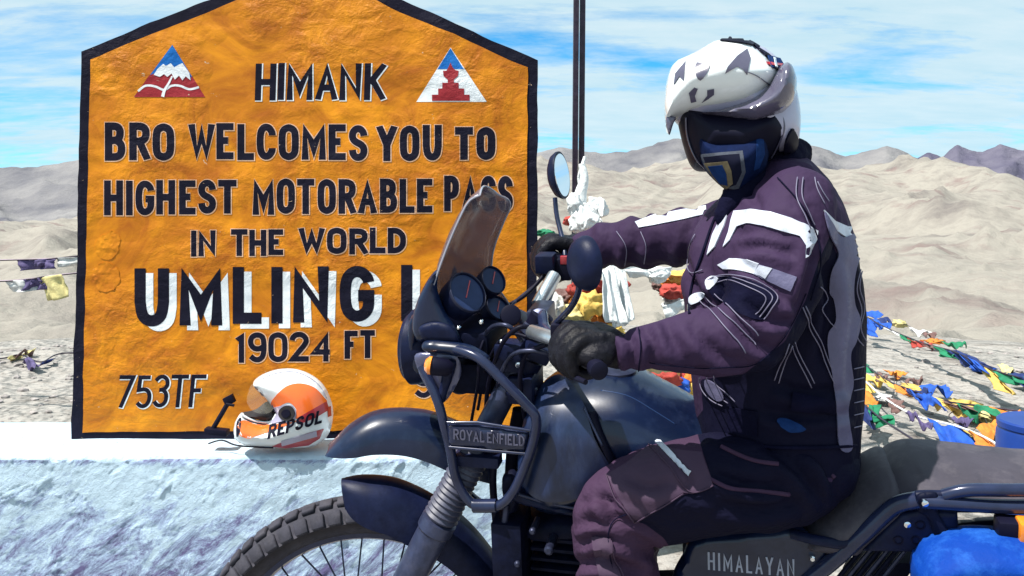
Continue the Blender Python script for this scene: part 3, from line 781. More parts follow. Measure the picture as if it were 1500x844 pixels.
# ================================================================== THE SIGN BOARD
SG = thing('sign_board', P(445, 643, SIGND), 'large orange painted welcome board with black border and black lettering on the white wall', 'sign')
def wob(poly, amp=1.2, step=14, seed=0):
    q = resample(poly, step); return [(x + amp * mnoise.noise(V((x * .03, y * .03, seed))) , y + amp * mnoise.noise(V((x * .03, y * .03, seed + 7)))) for x, y in q]
outer = wob([(104, 644), (112, 400), (119, 76), (219, 34), (458, -60), (591, 1), (693, 46), (788, 90), (787, 300), (786, 640)], 2.0)
inner = wob([(121, 633), (126, 400), (133, 87), (225, 50), (456, -42), (587, 18), (690, 62), (773, 99), (772, 300), (771, 628)], 2.2, seed=3)
def slab(name, poly, y0, y1, m, parent, step=0):
    v2, tr = fill([poly], step); pt = [P(x, y, SIGND) for x, y in v2]; N = len(pt)
    fr = [V((p.x, y0, p.z)) for p in pt]; bk = [V((p.x, y1, p.z)) for p in pt]
    fs = list(tr) + [tuple(j + N for j in t[::-1]) for t in tr]
    for a, b in boundary_edges(tr): fs.append((b, a, a + N, b + N))
    return recalc(mk(name, fr + bk, fs, m, parent, smooth=False))
s_ = slab('border', outer, SIGND, SIGND + 0.11, M_black, SG)
slab('face', inner, SIGND - 0.003, SIGND + 0.01, M_orange, SG)
YW, YE, YK = SIGND - 0.0036, SIGND - 0.0041, SIGND - 0.0046
WORDS = [  # text, x0, x1, top, bottom, stroke, kw
 ('HIMANK', 373, 563, 93, 147, 9.0, dict(lean=0.03)),
 ('BRO', 155, 256, 179, 235, 11.0, dict(top1=182, bot1=236)),
 ('WELCOMES', 276, 538, 181, 234, 10.2, dict(top1=183, bot1=235)),
 ('YOU', 553, 647, 184, 236, 10.4, {}),
 ('TO', 667, 726, 187, 235, 11.2, {}),
 ('HIGHEST', 153, 347, 264, 315, 9.8, dict(bot1=313)),
 ('MOTORABLE', 370, 634, 262, 314, 9.6, dict(bot1=311)),
 ('PASS', 651, 752, 258, 310, 9.6, dict(top1=258, bot1=310)),
 ('IN', 281, 317, 337, 375, 7.8, {}),
 ('THE', 339, 416, 336, 375, 8.0, dict(bot1=373)),
 ('WORLD', 438, 595, 334, 373, 8.4, dict(bot1=371)),
 ('19024', 344, 487, 487, 531, 7.8, dict(top1=485, bot1=528)),
 ('FT', 505, 549, 484, 525, 8.2, {}),
 ('753TF', 172, 298, 549, 597, 5.8, dict(lean=0.10)),
 ('9', 607, 636, 536, 582, 7.5, {}),
]
for i, (tx, x0, x1, a, b, t, kw) in enumerate(WORDS):
    ol = 1.3 if tx not in ('HIMANK', '753TF') else 0.8
    dxy = (1.2, 0.8) if tx in ('HIMANK', '753TF') else (0.4, 0.3)
    me_ = M_edge if tx not in ('HIMANK', '753TF') else M_white
    for qs, ql in zip(word_polys(tx, x0, x1, a, b, t, seed=i, jit=0.9, **kw), word_polys(tx, x0, x1, a, b, t, seed=i, jit=0.9, grow_=ol, dx=dxy[0], dy=dxy[1], **kw)):
        L_ = paint('letter', qs, M_black, SG, YK); L2 = paint('outline', ql, me_, L_, YE)
for tx, x0, x1, a, b in (('UMLING', 198, 560, 393, 478), ('LA', 588, 690, 388, 470)):
    kw = dict(t=16.5, seed=3, jit=0.5, bot1=470 if tx == 'UMLING' else None, top1=389 if tx == 'UMLING' else None)
    x1b = x1 - 12 if tx == 'UMLING' else x1
    for qs, ql in zip(word_polys(tx, x0, x1b, a, b, gap=15, **kw), word_polys(tx, x0, x1b, a, b, gap=15, grow_=0, dx=11, dy=7, **kw)):
        L_ = paint('letter', qs, M_black, SG, YK); paint('drop_shade', ql, M_white, L_, YE)
for i, (cx_, cy_, r_) in enumerate(((156, 406, 20), (157, 362, 17), (165, 352, 12))):
    pts_ = [(cx_ + (r_ + 2.5 * mnoise.noise(V((a * 2, i, 0)))) * math.cos(a), cy_ + (r_ * 1.1 + 3 * mnoise.noise(V((a * 2, i, 5)))) * math.sin(a)) for a in np.linspace(0, 2 * math.pi, 40)[:-1]]
    o_ = slab('filler_patch', pts_, SIGND - .0042, SIGND, M_orange, SG, 4)
    for v in o_.data.vertices:
        if v.co.y < SIGND - .003: v.co.y -= .0018 * (fbm(V((v.co.x * 60, v.co.z * 60, i)), 3) + .2)
# emblems
def pol(name, pts, m, Y, par=SG): return paint(name, [pts], m, par, Y)
E1 = pol('emblem', [(253, 66), (300, 142), (197, 142)], M_lblue, YW)
pol('snow', [(232, 101), (240, 94), (244, 97), (251, 93), (256, 99), (263, 95), (268, 93), (278, 107), (280, 118), (276, 115), (273, 112), (268, 118), (263, 111), (257, 117), (252, 108), (246, 113), (241, 109), (235, 113), (226, 110)], M_white, YK - .0008, E1)
pol('red_slope', [(219, 111), (226, 108), (235, 112), (241, 108), (246, 112), (252, 107), (257, 116), (263, 110), (268, 117), (273, 111), (278, 116), (282, 112), (301, 142.5), (197, 142.5)], M_lred, YE, E1)
pol('white_line', ribbon_poly([(203, 134, 1.6), (214, 126, 1.6), (228, 127, 1.6), (241, 132, 1.6), (252, 126, 1.6), (264, 126, 1.6), (278, 131, 1.6), (292, 128, 1.6)], 1), M_white, YK, E1)
pol('white_line', ribbon_poly([(253, 112, 1.2), (247, 124, 1.6), (242, 132, 2), (239, 142, 2.4)], 1), M_white, YK - .0006, E1)
E2 = pol('emblem', [(660, 70), (713, 149.5), (610, 149.5)], M_white, YW)
pol('blue_peak', [(660, 71), (679.5, 101.5), (641, 101.5)], M_lblue, YE, E2)
pol('red_stupa', [(633, 148), (633, 139), (642, 139), (642, 130), (648, 130), (648, 121.5), (656, 121.5), (656, 117), (650, 112), (649, 104), (654, 104), (657, 99), (660, 92), (663, 99), (667, 103), (672, 104), (671, 112), (665, 117), (665, 121.5), (672, 121.5), (672, 130), (680, 130), (680, 139), (688, 139), (688, 148)], M_lred, YK, E2)

# ================================================================== HELMET ON THE WALL
HP = Plane(P(415, 600, 2.937), V((0.05, -1, 0.10)))
H2 = thing('helmet', P(415, 656, 2.95), 'white and orange full face helmet with black lettering resting on the white wall', 'helmet')
hs = inflate('shell', [(345, 640), (344, 622), (352, 606), (358, 606), (372, 614), (392, 617), (404, 606), (399, 594), (386, 580), (371, 563), (380, 551), (402, 542), (428, 540), (452, 547), (472, 562), (484, 584), (488, 606), (484, 630), (474, 645), (455, 655), (420, 657), (385, 655), (358, 651)],
             M_hwhite, H2, HP, hw=0.100, R=46, step=4, e=0.004, nn=4)
tr_ = bvh(hs)
SP = smoothpoly
inflate('lining', [(352, 605), (374, 600), (392, 588), (404, 598), (408, 610), (396, 618), (375, 614), (358, 610)], M_lining, hs, HP, off=-0.015, hw=0.07, R=16, step=4)
onto('orange_panel', tr_, [SP([(397, 592), (404, 580), (420, 566), (440, 562), (460, 568), (474, 582), (478, 590), (462, 602), (440, 613), (432, 612), (434, 600), (424, 590), (412, 594), (408, 600)])], M_horange, hs, 4, 0.0015, 0.001)
onto('orange_panel', tr_, [SP([(348, 626), (356, 616), (375, 622), (398, 622), (420, 619), (440, 615), (400, 631), (375, 639), (364, 642), (352, 638)])], M_horange, hs, 4, 0.0015, 0.001)
onto('red_panel', tr_, [[(436, 612), (478, 588), (482, 600), (462, 612), (440, 621)]], M_hred, hs, 4, 0.002, 0.001)
onto('red_panel', tr_, [[(398, 654), (420, 645), (452, 634), (474, 628), (468, 642), (452, 652), (420, 656)]], M_hred, hs, 4, 0.002, 0.001)
onto('pale_print', tr_, [[(412, 646), (463, 631), (464, 639), (413, 653)]], M_hlav, hs, 4, .003, .001)
onto('rim_trim', tr_, [ribbon_poly([(371, 565, 1.6), (385, 581, 2), (397, 594, 2.2), (405, 606, 2.4)], 1)], M_hgrey, hs, 3, 0.003, 0.002)
onto('side_plate', tr_, [SP([(398, 600), (406, 596), (415, 594), (428, 594), (434, 604), (431, 616), (420, 619), (408, 619), (398, 620)])], M_hlav, hs, 4, 0.003, 0.002)
onto('pivot', tr_, [[(421.5 + 11 * math.cos(a), 605 + 11.5 * math.sin(a)) for a in np.linspace(0, 2 * math.pi, 20)[:-1]]], M_lining, hs, 4, 0.009, 0.007)
onto('pivot_cap', tr_, [[(421.5 + 6 * math.cos(a), 605 + 6.5 * math.sin(a)) for a in np.linspace(0, 2 * math.pi, 14)[:-1]]], M_hblack, hs, 4, 0.012, 0.005)
onto('red_badge', tr_, [[(479, 597), (484, 595), (485, 609), (480, 611)]], M_hred, hs, 3, 0.002, 0.001)
line_onto('shell_ridge', tr_, [(384, 556), (402, 548), (428, 545), (450, 552), (468, 566), (478, 584)], 0.0012, M_hlav, hs)
onto('chin_vent', tr_, [SP([(347, 640), (347, 620), (352, 612), (353, 622), (351, 634)])], M_hblack, hs, 3, 0.002, 0.001)
def slant(qs, x0, y0, ax): # shear a horizontal word along a rising base line
    return [[(x, y + (x - x0) * ax) for x, y in q] for q in qs]
for i, qs in enumerate(word_polys('REPSOL', 392, 470, 624, 643, 3.6, lean=0.18, gap=2.2)):
    onto('letter', tr_, [q for q in slant(qs, 392, 0, -0.30) if clean(q)], M_hblack, hs, 5, 0.0035, 0.002)
for i, qs in enumerate(word_polys('HONDA', 412, 462, 641, 651, 1.8, lean=0.1, gap=1.6)):
    pass
tube('rubber_edge', [HP.at(x, y, 0.035) for x, y in [(405, 606), (396, 618), (376, 617), (360, 611), (353, 606)]], 0.004, M_hwhite, hs)
inflate('visor', [(371, 563), (364, 574), (362, 590), (372, 603), (390, 606), (400, 598), (388, 582)], M_clear, hs, HP, off=0.05, hw=0.0015, R=3, step=5)
for x in range(0):
    pass
# little action-camera arm lying against the sign
CA = thing('mount_arm', P(325, 640, 2.98), 'thin black mounting arm leaning on the sign beside the orange helmet', 'mounting arm')
tube('arm', [P(312, 628, 2.97), P(325, 606, 2.98), P(336, 587, 2.99)], 0.0085, M_hblack, CA, 0, 8)
box('clamp', P(336, 586, 2.99), V((.016, 0, .008)), V((0, .010, 0)), V((-.006, 0, .013)), M_hblack, CA, 0.003)
box('base', P(318, 632, 2.965), V((.038, 0, -.004)), V((0, .02, 0)), V((0, 0, .010)), M_hblack, CA, 0.004)
tube('clamp_screw', [P(331, 592, 2.97), P(343, 594, 2.97)], 0.005, M_hblack, CA, 0, 8)
tube('cable', [P(305, 650, 2.92), P(325, 645, 2.93), P(345, 652, 2.90), P(375, 655, 2.88), P(400, 656, 2.87)], 0.0028, M_hblack, CA, 6, 6)

# ================================================================== MOTORCYCLE
MB = thing('motorcycle', V((0.1, 2.1, 0.0)), 'dark navy adventure motorcycle leaning on its stand with windscreen and wire spoke wheel', 'motorcycle')
# --- front wheel
THW = math.radians(-5)
def wheel(c, thw, phi, R, rt, name, nsp=36):
    lw = (V((-math.sin(thw), -math.cos(thw), 0)) * math.cos(phi) - Z * math.sin(phi)).normalized()
    f = V((-math.cos(thw), math.sin(thw), 0)); u = f.cross(lw).normalized()
    if u.z < 0: u = -u
    def ringpt(a, r, o): return c + (f * math.cos(a) + u * math.sin(a)) * r + lw * o
    def prof_ring(prof, seg=96):
        vs, fs = [], []; n = len(prof)
        for k in range(seg):
            a = 2 * math.pi * k / seg
            for r, o in prof: vs.append(ringpt(a, r, o))
        for k in range(seg):
            for j in range(n):
                fs.append((k * n + j, k * n + (j + 1) % n, ((k + 1) % seg) * n + (j + 1) % n, ((k + 1) % seg) * n + j))
        return vs, fs
    rimr = R - 0.083
    W = flat_by_angle(recalc(mk(name, *prof_ring([(rimr - .002, -.022), (rimr + .012, -.024), (rimr + .012, .024), (rimr - .002, .022), (rimr - .010, .012), (rimr - .014, 0), (rimr - .010, -.012)]), M_tube, MB)), 40)
    tp = [(rimr + .006, -.020), (rimr + .022, -.034), (rimr + .048, -.045)] + [(R - rt - .006 + (rt) * math.cos(a), rt * math.sin(a)) for a in np.linspace(-1.25, 1.25, 11)] + [(rimr + .048, .045), (rimr + .022, .034), (rimr + .006, .020)]
    recalc(mk('tyre', *prof_ring(tp), M_rubber, W))
    bmb = mk('tread_block_mesh', *box_geo(V((0, 0, 0)), V((.0145, 0, 0)), V((0, .0165, 0)), V((0, 0, .0055))), M_rubber, None, smooth=False)
    me = bmb.data; bevel(bmb, 0.002, 1); COL.objects.unlink(bmb); WM.pop(bmb); bpy.data.objects.remove(bmb)
    nb = 58
    for side, phase in ((-.86, 0), (0, .5), (.86, 0)):
        for k in range(nb):
            a = 2 * math.pi * (k + phase) / nb; rad = (f * math.cos(a) + u * math.sin(a)); tang = (-f * math.sin(a) + u * math.cos(a))
            nr = (rad * math.cos(side) + lw * math.sin(side)).normalized(); sd_ = tang.cross(nr)
            pos = c + rad * (R - rt - .006 + (rt + .003) * math.cos(side)) + lw * ((rt + .003) * math.sin(side))
            mtx = Matrix(((tang.x, sd_.x, nr.x, pos.x), (tang.y, sd_.y, nr.y, pos.y), (tang.z, sd_.z, nr.z, pos.z), (0, 0, 0, 1)))
            own(bpy.data.objects.new('tread_block', me), W, wm=mtx)
    hr = 0.036
    for k in range(nsp):
        a = 2 * math.pi * k / nsp; s = 1 if k % 2 else -1; cr_ = 0.95 if (k // 2) % 2 else -0.95
        p0 = ringpt(a + cr_, hr, .030 * s); p1 = ringpt(a, rimr - .010, .004 * s)
        vs, fs = tube_geo([p0, p1], 0.0021, 6); mk('spoke', vs, fs, M_metal, W)
    lathe('hub', c, lw, [(-.045, .012), (-.045, .045), (-.03, .045), (-.026, .03), (.026, .03), (.03, .045), (.045, .045), (.045, .012)], M_metal, W)
    lathe('brake_disc', c + lw * 0.050, lw, [(-.002, .11), (-.002, .15), (.002, .15), (.002, .11)], M_silver, W, 48)
    return W, f, u, lw
WC = B(533, 951, 0.085)
FWHEEL, wf, wu, wl = wheel(WC, THW, PHI, 0.379, 0.047, 'front_wheel')
WPL = Plane(WC, wl)
RWC = B(1500, 1034, 0.0)
wheel(RWC, TH, PHI, 0.325, 0.055, 'rear_wheel', 24)
# --- fenders
def bent_sheet(name, plane, top, bot, hw, m, th=0.004, curve=0.35, parent=MB, seg=9, n=5):
    """mudguard: arched across; top = ridge line, bot = the lower rim line (picture units on the plane)"""
    T = spline(top, n); Bm = spline(bot, n); N = len(T); Bm = [Bm[int(round(i * (len(Bm) - 1) / (N - 1)))] for i in range(N)]
    vs, fs = [], []; prs = []
    for i in range(N):
        wf_ = 1.0 - 0.55 * max(0, 1 - i / (N * 0.25)) ** 2
        a = plane.at(*T[i][:2], 0); b = plane.at(*Bm[i][:2], 0)
        for k in range(seg + 1):
            s = -1 + 2 * k / seg
            drop = abs(s) ** 2.2
            prs.append(a + (b - a) * drop + plane.n * (math.sin(s * math.pi / 2) * hw * wf_))
    nr = seg + 1
    inn = []
    for i, p in enumerate(prs):
        k = i % nr; s = -1 + 2 * k / seg; r = i // nr
        a = plane.at(*T[r][:2], 0); b = plane.at(*Bm[r][:2], 0); dn = (b - a).normalized()
        inn.append(p + dn * th * (1 - abs(s)) - plane.n * th * s)
    vs = prs + inn; M_ = len(prs)
    for i in range(N - 1):
        for k in range(seg):
            a = i * nr + k; fs.append((a, a + 1, a + nr + 1, a + nr)); fs.append((a + M_, a + nr + M_, a + nr + 1 + M_, a + 1 + M_))
    for i in range(N - 1):
        for k in (0, seg): a = i * nr + k; fs.append((a, a + nr, a + nr + M_, a + M_))
    for i in (0, N - 1):
        for k in range(seg): a = i * nr + k; fs.append((a, a + 1, a + 1 + M_, a + M_))
    return flat_by_angle(recalc(mk(name, vs, fs, m, parent)), 55)
bent_sheet('upper_fender', Plane(B(560, 630, 0.03), wl), [(482, 655), (510, 626), (545, 606), (585, 600), (630, 604), (670, 618), (720, 640)],
           [(478, 660), (515, 655), (550, 649), (590, 650), (625, 659), (665, 676), (715, 690)], 0.065, M_paint)
bent_sheet('lower_fender', WPL, [(500, 702), (530, 699), (575, 703), (612, 716), (650, 738), (690, 770), (725, 812), (745, 850)],
           [(508, 740), (535, 752), (570, 762), (605, 780), (630, 792), (660, 812), (690, 842), (715, 880)], 0.068, M_blackplastic)
# --- fork
def fork_leg(o, x_shift=0, y_shift=0):
    fp = lambda x, y: WPL.at(x + x_shift, y + y_shift, o)
    ax = lambda t: fp(774 + (590 - 774) * t, 508 + (866 - 508) * t)
    s = 1300 / ax(.5).y
    tube('stanchion', [ax(0.02), ax(0.62)], 17.5 / s, M_fork, MB, 0, 20)
    # gaiter
    a, b = ax(0.40), ax(0.70); d = (b - a); L = d.length; d.normalize()
    pr = []; nrib = 15
    for i in range(nrib * 4 + 1):
        t = i / (nrib * 4); r = (26 - 3.0 * t if t < .5 else 24.5 + 3 * (t - .5)) / s
        pr.append((t * L, r * (0.90 + 0.13 * (0.5 - 0.5 * math.cos(t * nrib * 2 * math.pi)))))
    lathe('gaiter', a, d, [(0, 17.6 / s)] + pr + [(L, 17.6 / s)], M_gaiter, MB, 28)
    c0, c1 = ax(0.70), ax(1.28); d2 = (c1 - c0).normalized(); L2 = (c1 - c0).length
    lathe('fork_slider', c0, d2, [(0, 20 / s), (0.004, 27 / s), (.03, 27 / s), (.036, 24 / s), (L2 * .8, 23 / s), (L2, 20 / s)], M_fork, MB, 28)
fork_leg(0.095)
fork_leg(-0.095)
# yokes and steering head
AXD = (WPL.at(590, 866, 0) - WPL.at(774, 508, 0)).normalized()
def yoke(c, w_, h, name):
    return box(name, c, wl * w_, AXD * h, AXD.cross(wl).normalized() * .03, M_blackplastic, MB, 0.008)
yoke(WPL.at(756, 545, 0.0), .135, .022, 'lower_yoke')
yoke(WPL.at(778, 492, 0.0), .135, .018, 'top_yoke')
tube('steering_head', [WPL.at(788, 490, 0), WPL.at(760, 580, 0)], .03, M_engine, MB, 0, 20)
for o in (-.095, .095):
    lathe('fork_cap', WPL.at(778, 490, o), -AXD, [(0, .026), (.018, .026), (.022, .018), (.03, .018)], M_metal, MB, 20)
    lathe('yoke_clamp', WPL.at(765, 545, o), -AXD, [(-.03, .03), (.035, .032)], M_blackplastic, MB, 20)

# --- handlebar
BAR = [B(862, 529, .335), B(835, 505, .25), B(812, 494, .17), B(798, 480, .10), B(795, 462, 0.05), B(797, 452, -.05), B(806, 425, -.12), B(818, 395, -.2), B(815, 378, -.28), B(808, 372, -.38)]
tube('handlebar', BAR, 0.0112, M_tube, MB, 6, 14)
tube('bar_sleeve', [B(788, 447, -.06), B(799, 427, -.09), B(812, 404, -.13)], 0.0165, M_silver, MB, 4, 16)
tube('bar_sleeve', [B(779, 486, .13), B(798, 492, .18), B(824, 501, .225)], 0.0145, M_silver, MB, 4, 16)
tube('grip', [B(824, 500, .225), B(862, 529, .335)], 0.015, M_rubber, MB, 0, 18)
lathe('bar_end', B(875, 541, .365), (BAR[0] - BAR[1]), [(-.016, .014), (-.006, .0165), (.010, .0165), (.014, .010)], M_hblack, MB, 24)
tube('grip', [B(817, 380, -.26), B(800, 370, -.39)], 0.017, M_rubber, MB, 0, 18)
box('bar_clamp', B(793, 462, 0.0), LL * .05, UU * .022, FW * .022, M_metal, MB, .006)
# switch gear, reservoirs, levers
box('switch_cluster', B(822, 486, .20), LL * .022, UU * .020, FW * .018, M_hblack, MB, .006)
box('switch_cluster', B(826, 392, -.20), LL * .03, UU * .026, FW * .022, M_hblack, MB, .006)
box('brake_reservoir', B(800, 385, -.17), LL * .028, UU * .022, FW * .022, M_blackplastic, MB, .006)
box('red_switch', B(826, 381, -.175), LL * .006, UU * .010, FW * .008, M_hred, MB, .002)
tube('brake_lever', [B(796, 395, -.2), B(782, 385, -.27), B(778, 372, -.36)], [.008, .006, .005], M_hblack, MB, 5, 10)
tube('clutch_lever', [B(806, 500, .17), B(812, 520, .24), B(836, 548, .33), B(858, 560, .37)], [.008, .006, .005], M_hblack, MB, 5, 10)
lathe('ignition_lock', B(790, 470, .04), (UU + -FW * .5), [(-.02, .026), (.015, .026), (.018, .018)], M_hblack, MB, 24)
lathe('ignition_ring', B(790, 466, .05), (LL * .8 + UU * .6), [(-.004, .020), (.006, .020), (.008, .014), (.008, .004)], M_metal, MB, 24)
lathe('cable_boss', B(748, 462, .05), (LL * .9 + UU * .4 - FW * .3), [(-.02, .022), (.010, .022), (.012, .016)], M_hblack, MB, 24)
# mirrors
def mirror(c, n, rx, ry, stalk):
    n = V(n).normalized(); u = (Z - n * n.z).normalized(); v = n.cross(u)
    def disc(prof, m, nm, par):
        vs, fs = [], []; sg = 40
        for h, k_ in prof:
            for i in range(sg):
                a = 2 * math.pi * i / sg; vs.append(c + n * h + u * (math.cos(a) * ry * k_) + v * (math.sin(a) * rx * k_))
        for j in range(len(prof) - 1):
            for i in range(sg): fs.append((j * sg + i, j * sg + (i + 1) % sg, (j + 1) * sg + (i + 1) % sg, (j + 1) * sg + i))
        fs.append(tuple(range(sg))[::-1]); fs.append(tuple((len(prof) - 1) * sg + i for i in range(sg)))
        return flat_by_angle(recalc(mk(nm, vs, fs, m, par)), 40)
    sh = disc([(-.024, .35), (-.021, .62), (-.012, .88), (0, 1.0), (.006, 1.0), (.006, .90)], M_blackplastic, 'mirror', MB)
    disc([(.0055, .91), (.0075, .90)], M_mirror, 'mirror_glass', sh)
    tube('mirror_stalk', stalk, .0062, M_tube, sh, 6, 12)
    return sh
mirror(B(820, 257, -.33), (0.86, -0.40, 0.12), .052, .060, [B(813, 290, -.34), B(816, 318, -.32), B(826, 360, -.27), B(828, 392, -.22)])
nm = mirror(B(857, 386, .30), (0.86, 0.48, 0.05), .046, .050, [B(850, 408, .29), B(846, 432, .27), B(835, 452, .24), B(815, 474, .20), B(808, 492, .17)])
# cables bundle
cab = [
 [(690, 560, .02), (700, 510, .06), (720, 480, .10), (745, 478, .12), (765, 500, .10)],
 [(700, 600, .02), (715, 530, .08), (745, 490, .11), (790, 500, .14), (806, 497, .16)],
 [(712, 600, .06), (716, 560, .08), (735, 505, .13), (760, 480, .14), (785, 482, .12)],
 [(735, 470, -.05), (752, 445, -.12), (775, 425, -.17), (795, 408, -.20)],
 [(700, 470, -.04), (730, 455, -.10), (770, 432, -.15), (800, 400, -.20)],
 [(690, 620, .05), (700, 560, .10), (702, 520, .10), (712, 490, .08)],
 [(726, 600, .02), (730, 560, .09), (750, 520, .13), (790, 515, .14), (820, 530, .1)],
 [(655, 560, -.02), (668, 575, .0), (690, 570, .04), (705, 540, .06)],
 [(770, 620, .08), (762, 560, .12), (770, 520, .13), (800, 505, .15)],
]
for i, c in enumerate(cab): tube('cable', [B(*q) for q in c], .0035 if i % 2 else .005, M_hblack if i % 3 else M_metal, MB, 6, 8)
box('fuse_box', B(748, 520, .08), LL * .03, UU * .030, FW * .030, M_blackplastic, MB, .008)
box('wiring_block', B(700, 545, .02), LL * .05, UU * .035, FW * .045, M_engine, MB, .01)
box('instrument_mount', B(705, 490, 0), LL * .09, UU * .030, FW * .04, M_engine, MB, .01)
box('steering_block', B(770, 560, .05), LL * .06, UU * .030, FW * .028, M_blackplastic, MB, .008)
for (x, y, o, r) in ((722, 545, .11, .006), (739, 560, .12, .006), (735, 500, .12, .005), (705, 472, .10, .005), (760, 535, .12, .007), (655, 487, .12, .0045), (630, 484, .12, .0045), (672, 480, .12, .004)):
    lathe('bolt', B(x, y, o), LL, [(-.004, r), (.003, r), (.005, r * .6)], M_chrome, MB, 10)
# --- instruments
def gauge(px, py, o, n, rx, ry, dep, nm='gauge'):
    c = B(px, py, o); n = V(n).normalized(); u = (Z * .8 - FW * .55); u = (u - n * u.dot(n)).normalized(); v = n.cross(u)
    def ring(prof, m, name, par, caps=True):
        vs, fs = [], []; sg = 40
        for h, k_ in prof:
            for i in range(sg):
                a = 2 * math.pi * i / sg; vs.append(c + n * h + u * (math.cos(a) * ry * k_) + v * (math.sin(a) * rx * k_))
        for j in range(len(prof) - 1):
            for i in range(sg): fs.append((j * sg + i, j * sg + (i + 1) % sg, (j + 1) * sg + (i + 1) % sg, (j + 1) * sg + i))
        if caps: fs.append(tuple(range(sg))[::-1]); fs.append(tuple((len(prof) - 1) * sg + i for i in range(sg)))
        return flat_by_angle(recalc(mk(name, vs, fs, m, par)), 35)
    g_ = ring([(-dep, .7), (-dep * .8, .95), (0, 1.0), (.004, 1.0), (.004, .93), (-.004, .91)], M_blackplastic, nm, MB)
    ring([(-.001, 1.02), (.005, 1.01), (.006, .98), (.005, .96), (-.003, .95)], M_metal, 'bezel', g_, False)
    ring([(-.002, .92), (.0005, .91)], M_glass, 'glass', g_)
    vs, fs = box_geo(c + n * .0015 + u * ry * .2, u * ry * .5, v * .0012, n * .0006); mk('needle', vs, fs, M_hred, g_, smooth=False)
    return g_
GN = (LL * 0.36 - FW * 0.66 + UU * 0.55)
gauge(684, 429, .06, GN, .046, .048, .055)
gauge(722, 411, -.05, GN, .032, .036, .04)
gauge(729, 452, -.04, GN, .032, .030, .035)
# --- windscreen: curved smoked sheet
def screen():
    left = [(624, 460), (636, 415), (655, 362), (676, 314), (688, 294), (703, 286)]
    right = [(760, 470), (742, 440), (722, 408), (722, 370), (736, 330), (747, 304), (744, 292), (731, 286)]
    Lf = spline(left, 8); Rt = spline(right, 6); n = 30
    Lf = [Lf[int(round(i * (len(Lf) - 1) / n))] for i in range(n + 1)]; Rt = [Rt[int(round(i * (len(Rt) - 1) / n))] for i in range(n + 1)]
    vs, fs = [], []; m = 12
    for i in range(n + 1):
        a = B(*Lf[i], .115 - .04 * i / n); b = B(*Rt[i], -.115 + .04 * i / n)
        for k in range(m + 1):
            t = k / m; bow = math.sin(t * math.pi) * (.055 - .045 * (i / n) ** 2)
            rd = math.sin(t * math.pi) * .010 * (i / n) ** 4
            vs.append(a.lerp(b, t) + FW * bow + UU * (rd + 0.01 * math.sin(t * math.pi)))
    for i in range(n):
        for k in range(m): q = i * (m + 1) + k; fs.append((q, q + 1, q + m + 2, q + m + 1))
    o = mk('windscreen', vs, fs, M_screen, MB)
    md = o.modifiers.new('solid', 'SOLIDIFY'); md.thickness = .003; md.offset = 0
    rim = [vs[i * (m + 1)] for i in range(n + 1)] + [vs[n * (m + 1) + k] for k in range(1, m + 1)] + [vs[i * (m + 1) + m] for i in range(n - 1, -1, -1)]
    tube('screen_rim', rim, .0022, mat('screen_edge', (.30, .30, .36), .2, coat=.5), o, 0, 6)
screen()
# side cowl + headlamp
inflate('side_cowl', [(604, 475), (612, 440), (628, 408), (642, 395), (640, 420), (645, 440), (655, 462), (668, 482), (675, 505), (655, 505), (628, 498), (612, 500)], M_paint, MB, off=.10, hw=.02, R=14, step=5)
inflate('side_cowl', [(614, 480), (636, 472), (660, 478), (672, 500), (650, 500), (622, 498)], M_blackplastic, MB, off=.125, hw=.008, R=6, step=5)
inflate('side_cowl', [(640, 470), (650, 430), (700, 420), (740, 450), (740, 475), (700, 500), (660, 505)], M_engine, MB, off=-.10, hw=.02, R=14, step=6)
hl = lathe('headlamp', B(612, 508, .02), FW, [(-.07, .045), (-.045, .070), (-.01, .083), (.008, .085), (.012, .080), (.020, .074)], M_blackplastic, MB, 40)
lathe('headlamp_glass', B(612, 508, .02) + FW * .018, FW, [(0, .076), (.008, .060), (.013, .03), (.015, .005)], M_glass, hl, 32)
inflate('headlamp_shroud', [(598, 500), (600, 470), (610, 458), (616, 480), (613, 510), (622, 535), (616, 548), (604, 535)], M_paint, MB, off=.08, hw=.02, R=8, step=4)
inflate('lamp_bracket', [(610, 518), (650, 518), (668, 520), (676, 545), (664, 572), (652, 588), (640, 592), (622, 562), (612, 540)], mat('bracket_grey', (.085, .09, .17), .3, .3, var=.15, coat=.4), MB, off=.115, hw=.006, R=5, step=5)
inflate('bracket_arm', [(652, 530), (668, 530), (662, 555), (655, 575), (650, 590), (636, 588), (645, 565)], M_blackplastic, MB, off=.128, hw=.008, R=5, step=4)
ti = lathe('turn_signal', B(655, 539, .15), (B(620, 534, .17) - B(655, 539, .15)), [(-.01, .012), (0, .018), (.030, .020), (.037, .018)], M_hblack, MB, 24)
lathe('signal_lens', B(631, 535.5, .166), (B(612, 533, .17) - B(627, 535, .167)), [(-.002, .0195), (.004, .0190), (.011, .013), (.014, .003)], M_amber, ti, 24)
